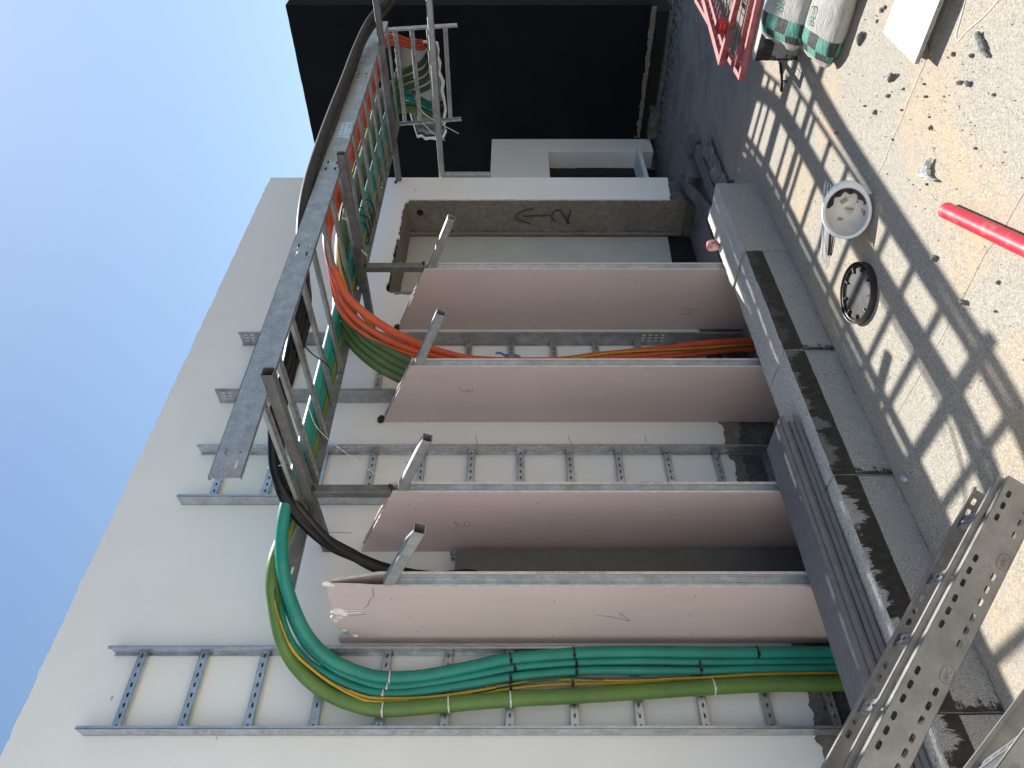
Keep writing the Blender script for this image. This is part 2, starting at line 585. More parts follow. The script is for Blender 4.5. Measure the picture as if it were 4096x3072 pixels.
GREYP = plain('grey_metal_plank', (0.14, 0.14, 0.145), (0.10, 0.10, 0.105), 5, 0.6, 0.2)
FILM = plain('dirty_plastic_sheet', (0.15, 0.15, 0.15), (0.08, 0.08, 0.08), 22, 0.45, bump=0.7, bscale=30, bdist=0.01)
STRING = plain('white_string', (0.66, 0.64, 0.6), None, 30, 0.8)
CRACK = plain('crack_filler', (0.42, 0.385, 0.32), (0.27, 0.25, 0.22), 16, 0.95)
VOID = plain('recess_shade_black', (0.012, 0.011, 0.01), (0.02, 0.018, 0.016), 12, 0.95)  # near-black colour stands for the shade inside gaps and openings

# ------------------------------------------------------------------ floor
mb = MB()
mb.face([(-30, -30, 0), (30, -30, 0), (30, 30, 0), (-30, 30, 0)])
floor = mb.build('floor', FLOOR)
tag(floor, 'sunlit rough concrete roof slab strewn with sand and pebbles', None, kind='structure')


def joint_strip(pts, w, seed):
    m = MB()
    P = smooth_path(pts, 10)
    vs, fs = [], []
    for i, p in enumerate(P):
        t = (P[min(i + 1, len(P) - 1)] - P[max(i - 1, 0)]).normalized()
        nrm = Vector((-t.y, t.x, 0))
        k = 0.5 + 0.8 * abs(noise.noise(p * 14 + Vector((seed, 0, 0))))
        wob = nrm * noise.noise(p * 9 + Vector((0, seed, 0))) * 0.006
        vs += [p + wob - nrm * w * k, p + wob + nrm * w * k]
    for i in range(len(P) - 1):
        fs.append((2 * i, 2 * i + 2, 2 * i + 3, 2 * i + 1))
    m.idx(vs, fs)
    return m.build('crack_joint', CRACK, floor)


joint_strip([(2.985, 0.95, .0015), (2.998, 1.2, .0015), (3.002, 1.33, .0015), (3.002, 1.54, .0015), (3.012, 1.75, .0015)], 0.009, 1)
joint_strip([(2.105, 1.0, .0015), (2.106, 1.24, .0015), (2.107, 1.4, .0015), (2.122, 1.5, .0015), (2.109, 1.7, .0015), (2.10, 2.1, .0015), (2.105, 2.5, .0015)], 0.0035, 4)
joint_strip([(4.45, 2.95, .0015), (5.4, 2.93, .0015), (6.3, 2.91, .0015), (7.3, 2.9, .0015), (7.9, 2.88, .0015)], 0.004, 9)
joint_strip([(1.2, 1.72, .0015), (1.5, 1.72, .0015), (1.95, 1.73, .0015)], 0.004, 12)

# ------------------------------------------------------------------ white wall with the opened niche
wall = empty('white_wall', (1.0, 3.45, 0), 'tall off-white rendered wall with ragged parapet edge, carrying the cable ladders', 'wall')
Y0 = 3.45
outer = []
outer += ragged((-3.5, 0.30), (1.0, 0.30), 200, 0.028, 3.0, 6)
outer += ragged((1.0, 0.30), (2.4, 0.34), 150, 0.028, 4.0, 8)
outer += ragged((2.4, 0.34), (3.2, 0.37), 90, 0.032, 5.0, 8)
outer += ragged((3.2, 0.37), (4.34, 0.28), 90, 0.03, 6.0, 6)
outer += ragged((4.34, 0.28), (4.36, 2.60), 170, 0.020, 7.0, 9)
outer += ragged((4.36, 2.60), (4.42, 2.685), 6, 0.012, 7.4, 12)
outer += ragged((4.42, 2.685), (5.70, 2.675), 130, 0.022, 8.0, 9)
outer += ragged((5.70, 2.675), (5.757, 2.64), 5, 0.008, 9.0, 12)
outer += ragged((5.757, 2.64), (5.757, 0.25), 160, 0.007, 10.0, 9)
outer += ragged((5.757, 0.25), (6.15, 0.22), 12, 0.02, 11.0, 12)
outer += [(6.15, 0.22), (6.15, 4.003)]
outer += ragged((6.15, 4.003), (-3.5, 4.0), 420, 0.010, 12.0, 5)
outer += [(-3.5, 4.0)]
mb = MB()
mb.prism(outer, lambda a, b, c: Vector((a, c, b)), Y0, Y0 + 0.022)
keep(mb.build('plaster_coat', PLASTER), wall)
mb = MB()
patch = ragged((-3.4, 0.24), (1.2, 0.20), 120, 0.03, 31, 5) + ragged((1.2, 0.20), (2.6, 0.27), 90, 0.05, 33, 7) + ragged((2.6, 0.27), (4.33, 0.20), 90, 0.05, 35, 6) + [(4.33, 0.20), (4.33, 0.46), (-3.4, 0.46)]
mb.prism(patch, lambda a, b, c: Vector((a, c, b)), Y0 + 0.010, Y0 + 0.0335)
keep(mb.build('mortar_patch', MORTAR), wall)
mb = MB()
mb.rough_box(-3.5, 4.40, Y0 + 0.034, Y0 + 0.40, 0.0, 0.62, 0.05, 0.012, 8)
mb.box(-3.5, 4.395, Y0 + 0.024, Y0 + 0.40, 0.60, 3.985)
mb.rough_box(5.757, 6.14, Y0 + 0.03, Y0 + 0.40, 0.0, 0.5, 0.05, 0.008, 8)
mb.box(5.765, 6.148, Y0 + 0.024, Y0 + 0.40, 0.45, 3.985)
mb.box(4.395, 5.765, Y0 + 0.024, Y0 + 0.40, 2.70, 3.985)
keep(mb.build('concrete_core', CORE), wall)


def rough_sheet(name, fn, na, nb, amp, freq, seed, mat, parent):
    m = MB()
    vs, fs = [], []
    for i in range(na + 1):
        for j in range(nb + 1):
            p, nr = fn(i / na, j / nb)
            q = p * freq + Vector((seed, seed * 2, 0))
            d = noise.noise(q) * 0.6 + noise.noise(q * 2.7) * 0.5 + noise.noise(q * 6.5) * 0.3
            vs.append(p + nr * d * amp)
    for i in range(na):
        for j in range(nb):
            fs.append((i * (nb + 1) + j, (i + 1) * (nb + 1) + j, (i + 1) * (nb + 1) + j + 1, i * (nb + 1) + j + 1))
    m.idx(vs, fs, 0, True)
    return keep(m.build(name, mat), parent)


# mortar lining of the opening: right jamb, head and its bands on the wall face
rough_sheet('reveal_jamb', lambda a, b: (Vector((5.745, 3.45 + 0.005 + 0.335 * b, 0.1 + 2.58 * a)), Vector((-1, 0, 0))), 130, 20, 0.009, 11, 1, MORTAR, wall)
rough_sheet('reveal_jamb', lambda a, b: (Vector((5.735 - 0.012 * math.sin(b * math.pi), 3.785 + 0.045 * b, 0.1 + 2.57 * a)), Vector((-0.8, -0.5, 0))), 130, 5, 0.016, 15, 2, MORTAR, wall)
rough_sheet('reveal_head', lambda a, b: (Vector((4.36 + 1.39 * a, 3.452 + 0.38 * b, 2.668)), Vector((0, 0, -1))), 70, 20, 0.011, 11, 3, MORTAR, wall)
rough_sheet('reveal_band', lambda a, b: (Vector((4.345 + 0.06 * b, 3.4535 + 0.0 * b, 0.25 + 2.4 * a)), Vector((0, -0.2, 0))), 90, 5, 0.006, 13, 4, MORTAR, wall)
rough_sheet('reveal_jamb', lambda a, b: (Vector((4.40, 3.452 + 0.38 * b, 0.1 + 2.57 * a)), Vector((1, 0, 0))), 60, 12, 0.009, 11, 5, MORTAR, wall)
mb = MB()
hp = []
for k in range(16):
    a = 2 * math.pi * k / 16
    hp.append(Vector((5.728, 3.57 + 0.032 * math.cos(a), 2.55 + 0.032 * math.sin(a))))
mb.face(hp)
keep(mb.build('drill_hole', VOID), wall)
mb = MB()
mb.prism([(4.38, 0.30), (5.73, 0.22), (5.74, 2.70), (4.38, 2.70)], lambda a, b, c: Vector((a, c, b)), 3.835, 3.85)
keep(mb.build('back_panel', BACKP), wall)
mb = MB()
mb.box(4.3, 5.8, 3.86, 3.9, 0, 2.75)
keep(mb.build('recess_backing', VOID), wall)


def ribbon(mb, pts, w, normal, off=0.0, taper=False):
    """flat brush stroke along pts lying on a plane with the given normal"""
    nrm = Vector(normal)
    P = [Vector(p) + nrm * off for p in pts]
    vs, fs = [], []
    for i, p in enumerate(P):
        t = (P[min(i + 1, len(P) - 1)] - P[max(i - 1, 0)]).normalized()
        s = t.cross(nrm).normalized()
        k = w * (1.0 if not taper else max(0.35, math.sin(math.pi * (i + 0.6) / len(P))))
        vs += [p - s * k / 2, p + s * k / 2]
    for i in range(len(P) - 1):
        fs.append((2 * i, 2 * i + 1, 2 * i + 3, 2 * i + 2))
    mb.idx(vs, fs)


def stroke_obj(name, strokes, w, normal, mat, parent, off=0.001, per=6, label=None):
    m = MB()
    for s in strokes:
        ribbon(m, smooth_path(s, per) if len(s) > 2 else s, w, normal, off)
    o = keep(m.build(name, mat), parent)
    if label:
        o['label'] = label
    return o


J = 5.722
stroke_obj('spray_arrow', [[(J, 3.525, 1.50), (J, 3.545, 1.59), (J, 3.605, 1.672), (J, 3.65, 1.62), (J, 3.685, 1.53)], [(J, 3.603, 1.60), (J, 3.60, 1.48), (J, 3.594, 1.35)]], 0.017, (-1, 0, 0), SPRAY, wall)
stroke_obj('spray_digit', [[(J, 3.655, 1.30), (J, 3.60, 1.335), (J, 3.545, 1.30), (J, 3.55, 1.255), (J, 3.60, 1.22), (J, 3.675, 1.17), (J, 3.685, 1.16)], [(J, 3.685, 1.185), (J, 3.62, 1.175), (J, 3.54, 1.155)]], 0.017, (-1, 0, 0), SPRAY, wall)
NW = (0, -1, 0)
mb = MB()
for k in range(26):
    t = k / 25
    cx = 3.655 + 0.04 * t + 0.008 * math.sin(9 * t)
    cz = 1.655 + 0.15 * t
    r = 0.010 + 0.016 * abs(math.sin(3.3 * t + 0.5)) * (0.6 + 0.4 * math.sin(17 * t))
    mb.face([(cx + r * math.cos(a * math.pi / 5), Y0 - 0.0008 - 0.00002 * k, cz + r * 1.2 * math.sin(a * math.pi / 5)) for a in range(10)])
keep(mb.build('spray_mark', BLUE), wall)
marks = [
    [(2.215, 3.45, 2.98), (2.212, 3.45, 2.80), (2.214, 3.45, 2.67), (2.21, 3.45, 2.60)],
    [(2.72, 3.45, 2.36), (2.70, 3.45, 2.31), (2.71, 3.45, 2.30)],
    [(2.935, 3.45, 1.93), (2.90, 3.45, 1.925), (2.855, 3.45, 1.92)],
    [(2.93, 3.45, 1.342), (2.89, 3.45, 1.335), (2.845, 3.45, 1.315)],
    [(2.93, 3.45, 0.855), (2.90, 3.45, 0.855), (2.875, 3.45, 0.855)],
]
for mk in marks:
    stroke_obj('pencil_line', [mk], 0.003, NW, PENCIL, wall, 0.0008)
for (x, z, r) in ((1.30, 3.60, .014), (5.92, 2.60, .018), (5.95, 1.78, .008), (1.12, 3.05, .008), (6.0, 1.2, .01)):
    m = MB()
    m.face([(x + r * (1 + .5 * noise.noise(Vector((a, x, z)))) * math.cos(a * .7854), Y0 - .0007, z + .5 * r * math.sin(a * .7854)) for a in range(8)])
    keep(m.build('scuff_mark', SCUFF), wall)

# unseen white wall added to bounce sunlight; the spare ladders lean against it
mb = MB()
mb.box(-1.15, -0.92, -2.6, 3.449, 0.0, 3.99)
tag(mb.build('bounce_wall', PLASTER), 'unseen white wall added beside the viewer for bounce light, spare ladders leaning on it', 'wall')

# ------------------------------------------------------------------ dark building to the right
db = empty('dark_building', (8.05, 3.4, 0), 'near-black rendered building face with a broken cable hole and rough mortar foot', 'building')
hole = [(2.931, 2.891), (2.959, 2.990), (2.948, 3.049), (2.967, 3.103), (2.943, 3.155), (2.960, 3.217), (2.939, 3.272), (2.952, 3.335), (2.913, 3.406), (2.923, 3.456), (2.876, 3.515), (2.865, 3.689), (2.819, 3.933), (2.768, 3.922), (2.729, 3.956), (2.671, 3.953), (2.593, 3.947), (2.519, 3.933), (2.483, 3.855), (2.506, 3.786), (2.486, 3.748), (2.503, 3.701), (2.477, 3.612), (2.485, 3.527), (2.511, 3.398), (2.486, 3.311), (2.522, 3.217), (2.506, 3.136), (2.517, 3.057), (2.501, 2.981), (2.512, 2.913), (2.550, 2.885), (2.651, 2.889), (2.749, 2.879), (2.846, 2.898)]
hole = [(y, z) for (z, y) in hole]
clad = ragged((2.525, 0.245), (5.8, 0.19), 70, 0.018, 2.0, 9) + [(5.8, 0.19), (5.8, 4.062)] + ragged((5.8, 4.062), (2.525, 4.062), 60, 0.004, 3, 6) + [(2.525, 4.062)]
mb = MB()
mb.prism(clad, lambda a, b, c: Vector((c, a, b)), 8.0, 8.06, 0, 0, [hole])
keep(mb.build('side_render', DARK), db)
mb = MB()
mb.box(8.0, 12.0, 2.510, 2.5248, 0.24, 4.06)
keep(mb.build('front_render', DARK), db)
rim = []
mb = MB()
for i in range(len(hole)):
    a, b = hole[i], hole[(i + 1) % len(hole)]
    cy_, cz_ = 3.4, 2.72

    def grow(p, k, s):
        d = Vector((p[0] - cy_, p[1] - cz_))
        return d.normalized() * k * (0.7 + 0.9 * abs(noise.noise(Vector((p[0] * 9, p[1] * 9, s)))))
    ga, gb = grow(a, 0.042, 1), grow(b, 0.042, 1)
    A = Vector((7.996, a[0] + ga.x, a[1] + ga.y))
    B = Vector((7.996, b[0] + gb.x, b[1] + gb.y))
    A2, B2 = Vector((7.994, a[0], a[1])), Vector((7.994, b[0], b[1]))
    mb.face([A, B, B2, A2])
    mb.face([A2, B2, Vector((8.16, b[0], b[1])), Vector((8.16, a[0], a[1]))])
keep(mb.build('broken_rim', GYPWHITE), db)
mb = MB()
mb.box(8.36, 8.38, 2.55, 4.8, 1.9, 3.3)
keep(mb.build('inner_lining', INNER), db)
mb = MB()
mb.box(8.09, 11.9, 2.60, 5.75, 0.0, 1.88)
keep(mb.build('plinth', VOID), db)
mb = MB()
mb.rough_box(8.004, 8.055, 2.54, 3.97, 0.185, 0.245, 0.02, 0.012, 14)
keep(mb.build('mortar_foot', MORTAR), db)
mb = MB()
mb.rough_box(8.0, 8.12, 2.6, 3.95, 0.0, 0.035, 0.04, 0.006, 9)
mb.rough_box(7.93, 8.08, 3.62, 3.95, 0.0, 0.10, 0.03, 0.02, 12)
keep(mb.build('tarred_upstand', CORE), db)
mb = MB()
mb.box(8.4, 12.0, 5.65, 5.79, 1.88, 4.05)
keep(mb.build('rear_parapet', DARK), db)

# low white wall with an opening, behind the end of the main wall
lw = empty('low_white_wall', (7.3, 3.98, 0), 'low white wall with a dark opening and sill, tucked behind the tall wall', 'wall')
mb = MB()
mb.box(7.695, 7.997, 3.98, 4.20, 0.06, 1.94)
mb.box(6.2, 7.695, 3.98, 4.20, 1.28, 1.94)
mb.box(6.2, 6.75, 3.98, 4.20, 0.06, 1.28)
keep(mb.build('masonry', PLASTER, bevel=0.006), lw)
mb = MB()
mb.box(6.752, 7.693, 3.92, 4.20, 0.215, 0.262)
keep(mb.build('sill', PLASTER, bevel=0.006), lw)
mb = MB()
mb.box(6.7, 7.74, 4.24, 4.28, 0.0, 1.4)
mb.rough_box(6.76, 7.69, 4.19, 4.225, 0.266, 1.276, 0.06, 0.006, 9)
keep(mb.build('opening_backing', VOID), lw)

# ------------------------------------------------------------------ kerb
kerb = empty('kerb', (1.6, 2.535, 0), 'low concrete kerb with a black bitumen band, in front of the pink partitions', 'kerb')
joints = [-1.75, -0.85, 0.02, 0.905, 1.925, 2.742, 3.64, 4.45]
for i in range(len(joints) - 1):
    a, b = joints[i], joints[i + 1]
    mb = MB()
    mb.rough_box(a + 0.0015, b - 0.0015, 2.535, 2.835, 0.0, 0.272 + (0.012 if i == 6 else 0), 0.022, 0.0035, 10, (i * 3, 0, 0), 0, True, 0.0045)
    o = mb.build('kerb_block', KERB, None, 0, (a, 2.535, 0))
    o.parent = kerb
    o.location = Vector((a, 2.535, 0)) - Vector(kerb.location)
    o.color = (1.0 if i < 6 else 0.0, 1.0 if i <= 3 else (0.35 if i == 4 else 0.1), 0, 1)
    if i == 6:
        o['label'] = 'bare end block without bitumen'

# ------------------------------------------------------------------ pink partitions
def blob(name, c, r, mat, parent, seed=0):
    mb = MB()
    vs, fs = [], []
    for i in range(6):
        for k in range(9):
            a, b = math.pi * (i + .5) / 6, 2 * math.pi * k / 9
            d = Vector((math.sin(a) * math.cos(b), math.sin(a) * math.sin(b), math.cos(a)))
            q = 1 + .5 * noise.noise(d * 2.2 + Vector((seed, seed, 0)))
            vs.append(Vector(c) + Vector((d.x * r[0], d.y * r[1], d.z * r[2])) * q)
    for i in range(5):
        for k in range(9):
            fs.append((i * 9 + k, i * 9 + (k + 1) % 9, (i + 1) * 9 + (k + 1) % 9, (i + 1) * 9 + k))
    fs += [tuple(range(9)), tuple(range(45, 54))]
    mb.idx(vs, fs, 0, True)
    return keep(mb.build(name, mat), parent)


def fin_x(xf, xb, y):
    return xf + (xb - xf) * (y - 2.88) / 0.57


BOARD = {}


def partition(xf, xb, th, label, lefttop=None, broken=False):
    root = empty('gypsum_partition', (xf, 3.1, 0), label, 'partition', 'pink plasterboard partitions')
    top = lefttop or (ragged((3.447, 2.532), (2.88, 2.292), 26, 0.004, xf, 30) + [(2.88, 2.292)])
    poly = [(2.88, 0.004), (3.447, 0.004)] + top
    bt = 0.0127

    def fl(off):
        return lambda a, b, c: Vector((fin_x(xf, xb, a) + off + c, a, b))
    mb = MB()
    mb.prism(poly, fl(0), 0, bt, 0, 1)
    LB = keep(mb.build('board', [GYP, GYPCORE]), root)
    mb = MB()
    if not broken:
        mb.prism([(2.88, 0.004), (3.447, 0.004)] + ragged((3.447, 2.532), (2.88, 2.292), 26, 0.004, xf + 3, 30) + [(2.88, 2.292)], fl(th - bt), 0, bt, 0, 1)
    else:
        mb.prism([(2.88, 0.004), (3.447, 0.004), (3.447, 2.54), (2.88, 2.30)], fl(th - bt), 0, bt, 0, 1)
        # upper flap pinched over onto the other board
        q = [(2.88, 2.30, th - bt), (2.86, 2.515, 0.016), (3.10, 2.535, 0.03), (3.447, 2.541, th - bt)]
        mb.idx([Vector((xf + x, y, z)) for (y, z, x) in q] + [Vector((xf + x + bt, y, z)) for (y, z, x) in q],
               [(0, 1, 2, 3), (7, 6, 5, 4)], 0)
        mb.idx([Vector((xf + x, y, z)) for (y, z, x) in q] + [Vector((xf + x + bt, y, z)) for (y, z, x) in q],
               [(0, 4, 5, 1), (1, 5, 6, 2), (2, 6, 7, 3)], 1)
    RB = keep(mb.build('board', [GYP, GYPCORE]), root)
    # ribbed steel stud closing the front
    mb = MB()
    w = th - 2 * bt - 0.002
    x0 = xf + bt + 0.001
    pr = [(0, 0.05), (0, 0.0), (0.12, 0.0), (0.16, 0.003), (0.26, 0.003), (0.30, 0.0), (0.44, 0.0), (0.47, 0.002), (0.53, 0.002), (0.56, 0), (0.70, 0.0), (0.74, 0.003), (0.84, 0.003), (0.88, 0.0), (1, 0.0), (1, 0.05)]
    for i in range(len(pr) - 1):
        (a, d), (b, e) = pr[i], pr[i + 1]
        mb.face([(x0 + a * w, 2.885 + d, 0.003), (x0 + b * w, 2.885 + e, 0.003), (x0 + b * w, 2.885 + e, 2.275), (x0 + a * w, 2.885 + d, 2.275)])
    keep(mb.build('stud', STUD), root)
    BOARD[root.name] = (LB, RB)
    return root


b1 = [(3.447, 2.562), (3.40, 2.56), (3.376, 2.537), (3.365, 2.50), (3.351, 2.486), (3.335, 2.50), (3.317, 2.503), (3.295, 2.535), (3.276, 2.55), (3.24, 2.552), (3.18, 2.562), (3.15, 2.545), (3.126, 2.553), (3.115, 2.53), (3.103, 2.52), (3.085, 2.53), (3.072, 2.532), (2.99, 2.53), (2.941, 2.529), (2.862, 2.518), (2.868, 2.40), (2.88, 2.295)]
f1 = partition(1.566, 1.567, 0.078, 'leftmost pink plasterboard partition with a broken, crumbling top', b1, True)
f2 = partition(2.078, 2.090, 0.066, 'pink plasterboard partition marked 2, beside the grey cover sheet')
f3 = partition(2.970, 3.044, 0.072, 'pink plasterboard partition marked 3, in front of the orange cables')
f4 = partition(3.915, 3.952, 0.078, 'rightmost pink plasterboard partition, marked 4, beside the wall opening')
# crumbled gypsum and cracks on the first partition
mb = MB()
for (y, z, r) in ((2.852, 2.515, .016), (2.862, 2.50, .012), (2.855, 2.525, .011), (3.105, 2.508, .022), (3.135, 2.49, .016), (3.165, 2.515, .012), (3.30, 2.515, .010), (3.36, 2.47, .012), (3.20, 2.54, .010)):
    vs, fs = [], []
    for i in range(5):
        for k in range(8):
            th_, ph = math.pi * (i + .5) / 5, 2 * math.pi * k / 8
            d = Vector((math.sin(th_) * math.cos(ph) * .55, math.sin(th_) * math.sin(ph), math.cos(th_) * 1.3))
            vs.append(Vector((1.567 - 0.001, y, z)) + d * r * (1 + .5 * noise.noise(d * 3 + Vector((y * 40, z * 40, 0)))))
    for i in range(4):
        for k in range(8):
            fs.append((i * 8 + k, i * 8 + (k + 1) % 8, (i + 1) * 8 + (k + 1) % 8, (i + 1) * 8 + k))
    fs += [tuple(range(8)), tuple(range(32, 40))]
    mb.idx(vs, fs)
keep(mb.build('crumbled_gypsum', GYPWHITE), f1)
stroke_obj('torn_paper', [[(1.566, 3.10, 2.50), (1.566, 3.097, 2.45), (1.566, 3.098, 2.385)], [(1.566, 3.118, 2.49), (1.566, 3.118, 2.45), (1.566, 3.116, 2.40)]], 0.014, (-1, 0, 0), GYPWHITE, BOARD[f1.name][0], 0.0016)
stroke_obj('crack', [[(1.566, 2.882, 2.318), (1.566, 2.92, 2.322), (1.566, 2.965, 2.325), (1.566, 2.99, 2.345), (1.566, 3.04, 2.362), (1.566, 3.07, 2.385)], [(1.566, 3.105, 2.485), (1.566, 3.107, 2.44), (1.566, 3.109, 2.39)], [(1.566, 3.15, 2.47), (1.566, 3.14, 2.42), (1.566, 3.13, 2.38)]], 0.003, (-1, 0, 0), PENCIL, BOARD[f1.name][0], 0.0012)

for root, xb in ((f3, 3.044), (f4, 3.952)):
    blob('filler_plug', (xb + 0.012, 3.435, 2.545), (0.03, 0.02, 0.022), RUST, root, xb)
# screws on the visible faces
sm = MB()
sm.idx([Vector((0, 0.0035 * math.cos(k * math.pi / 4), 0.0035 * math.sin(k * math.pi / 4))) for k in range(8)] + [Vector((-0.001, 0.002 * math.cos(k * math.pi / 4), 0.002 * math.sin(k * math.pi / 4))) for k in range(8)],
       [tuple(range(8, 16))] + [(k, (k + 1) % 8, 8 + (k + 1) % 8, 8 + k) for k in range(8)])
scr = None
for root, xf, xb in ((f1, 1.566, 1.567), (f2, 2.078, 2.09), (f3, 2.97, 3.044), (f4, 3.915, 3.952)):
    rr = random.Random(int(xf * 100))
    pts = []
    for z in (2.20, 1.55, 0.88):
        for y in (2.985, 3.17, 3.33):
            pts.append((y + rr.uniform(-.03, .03), z + rr.uniform(-.06, .06)))
    for k in range(8):
        pts.append((3.415 + rr.uniform(-.01, .01), 0.55 + 0.24 * k + rr.uniform(-.04, .04)))
    for (y, z) in pts:
        if scr is None:
            scr = sm.build('screw', SCREW)
            o = scr
        else:
            o = scr.copy()
            col.objects.link(o)
        o.parent = BOARD[root.name][0]
        o.location = Vector((fin_x(xf, xb, y) - 0.0006, y, z))

# handwritten numbers
L1 = (-1, 0, 0)


def on(xf, xb, pts):
    return [(fin_x(xf, xb, y), y, z) for (y, z) in pts]


stroke_obj('pencil_digit', [on(1.566, 1.567, [(3.122, 1.20), (3.16, 1.17), (3.195, 1.142), (3.204, 1.136)]), on(1.566, 1.567, [(3.204, 1.136), (3.195, 1.16), (3.167, 1.219), (3.152, 1.27), (3.148, 1.302)])], 0.0035, L1, PENCIL, BOARD[f1.name][0])
stroke_obj('pencil_digit', [on(2.078, 2.09, [(3.222, 2.001), (3.19, 1.993), (3.16, 1.995), (3.147, 2.004), (3.145, 1.995), (3.158, 1.987), (3.179, 1.970), (3.189, 1.951), (3.187, 1.932), (3.172, 1.917), (3.152, 1.923), (3.148, 1.939), (3.163, 1.950), (3.178, 1.948)])], 0.003, L1, PENCIL, BOARD[f2.name][0])
stroke_obj('pencil_digit', [on(2.97, 3.044, [(3.075, 2.017), (3.105, 2.008), (3.122, 1.99), (3.112, 1.975), (3.095, 1.971), (3.112, 1.966), (3.122, 1.953), (3.105, 1.940), (3.085, 1.941)])], 0.0032, L1, PENCIL, BOARD[f3.name][0])
stroke_obj('pencil_digit', [on(3.915, 3.952, [(3.236, 0.485), (3.246, 0.41), (3.257, 0.341)]), on(3.915, 3.952, [(3.243, 0.434), (3.27, 0.425), (3.293, 0.418)]), on(3.915, 3.952, [(3.29, 0.484), (3.293, 0.44), (3.297, 0.412)])], 0.0035, L1, PENCIL, BOARD[f4.name][0])


def text_obj(name, body, size, M, mat, parent, extrude=0.0):
    cu = bpy.data.curves.new(name, 'FONT')
    cu.body = body
    cu.size = size
    cu.extrude = extrude
    cu.resolution_u = 3
    tmp = bpy.data.objects.new(name + '_curve', cu)
    col.objects.link(tmp)
    dg = bpy.context.evaluated_depsgraph_get()
    me = bpy.data.meshes.new_from_object(tmp.evaluated_get(dg))
    bpy.data.objects.remove(tmp)
    bpy.data.curves.remove(cu)
    me.materials.clear()
    me.materials.append(mat)
    me.transform(M)
    o = bpy.data.objects.new(name, me)
    col.objects.link(o)
    if parent is not None:
        keep(o, parent)
    return o


# batch print along the front edge of the right-hand boards (reads downwards)
PRINT = plain('edge_print_ink', (0.16, 0.15, 0.15), None, 20, 0.9)
for root, xr, zs in ((f1, 1.566 + 0.078 - 0.0105, 2.0), (f2, 2.078 + 0.066 - 0.0105, 1.62)):
    M = Matrix(((0, 1, 0, xr), (0, 0, -1, 2.8795), (-1, 0, 0, zs - 0.0), (0, 0, 0, 1)))
    M = Matrix(((0, -1, 0, xr + 0.008), (0, 0, -1, 2.8795), (1, 0, 0, zs - 0.72), (0, 0, 0, 1)))
    text_obj('edge_print', '09:28   22/05/2026   1200X2600X12.7   ST 1490 ST 02-51 FR', 0.0125, M, PRINT, BOARD[root.name][1])

# ------------------------------------------------------------------ square tube steelwork
def sq_profile(s=0.05, r=0.006, t=0.003):
    h = s / 2

    def ring(h, r):
        out = []
        for (cx, cy, a0) in ((h - r, h - r, 0), (-h + r, h - r, 90), (-h + r, -h + r, 180), (h - r, -h + r, 270)):
            for k in range(3):
                a = math.radians(a0 + 45 * k)
                out.append((cx + r * math.cos(a), cy + r * math.sin(a)))
        return out
    return ring(h, r), ring(h - t, max(r - t, 0.002))


def sq_tube(name, p0, p1, mat, parent, s=0.05, up=(0, 0, 1)):
    p0, p1 = Vector(p0), Vector(p1)
    x = (p1 - p0).normalized()
    u = Vector(up)
    y = u.cross(x).normalized()
    z = x.cross(y)
    M = Matrix(((x.x, y.x, z.x, p0.x), (x.y, y.y, z.y, p0.y), (x.z, y.z, z.z, p0.z), (0, 0, 0, 1)))
    L = (p1 - p0).length
    mb = MB()
    o, i = sq_profile(s)
    mb.profile(o, M, L)
    mb.profile(list(reversed(i)), M, L)
    n = len(o)
    for xx in (0, L):
        for k in range(n):
            j = (k + 1) % n
            q = [M @ Vector((xx, *o[k])), M @ Vector((xx, *o[j])), M @ Vector((xx, *i[j])), M @ Vector((xx, *i[k]))]
            mb.face(q if xx else list(reversed(q)))
    ob = mb.build(name, mat, merge=True)
    if parent is not None:
        keep(ob, parent)
    return ob


# raking outriggers, part of each partition frame
for root, xf, th in ((f1, 1.566, 0.078), (f2, 2.078, 0.066), (f3, 2.97, 0.072), (f4, 3.915, 0.078)):
    xc = xf + th / 2
    s = 0.05 if th > 0.068 else 0.047
    dy = {f1: -0.03}.get(root, 0.0)
    sq_tube('outrigger', (xc, 2.915, 2.260), (xc, 2.50 + dy, 2.088 + dy * 0.43), TUBEL, root, s)
    blob('weld', (xc + 0.01, 2.884, 2.235), (0.016, 0.004, 0.02), RUST, root, xf)

for xc, xb, lab in ((2.112, 2.112, 'square steel beam and post holding the bridge ladder above partition 2'), (3.985, 3.99, 'square steel beam and post holding the bridge ladder above the rightmost partition')):
    zb = 2.718 + (0.012 if xc > 3 else 0)
    r = empty('ladder_bracket', (xc, 2.9, 2.3), lab, 'bracket', 'steel brackets under the bridge ladder')
    sq_tube('beam', (xc, 3.449, zb + 0.004), (xc, 2.075, zb), TUBE, r)
    sq_tube('post', (xc, 2.915, 2.30), (xc, 2.915, zb - 0.026), TUBE, r, 0.05, (0, 1, 0))
    blob('weld', (xc - .01, 2.885, zb - 0.03), (0.018, 0.006, 0.012), RUST, r, xc)
    blob('weld', (xc + .01, 2.884, 2.305), (0.016, 0.006, 0.012), RUST, r, xc + 2)

r = empty('corner_beam', (6.10, 3.45, 2.77), 'long square steel beam fixed to the end of the white wall under the bridge ladder', 'beam')
sq_tube('beam', (6.10, 3.449, 2.772), (6.10, 1.0, 2.775), TUBE, r)
blob('anchor_bolt', (6.05, 3.44, 2.795), (0.02, 0.012, 0.012), RUST, r, 3)
r = empty('corner_frame', (6.185, 3.44, 1.9), 'pale square tube frame at the wall corner, its beam crossing below the corner beam', 'frame')
sq_tube('beam', (6.185, 3.47, 2.37), (6.185, 1.0, 2.36), TUBEL, r)
sq_tube('post', (6.185, 3.445, 1.90), (6.185, 3.445, 2.344), TUBEL, r, 0.05, (0, 1, 0))

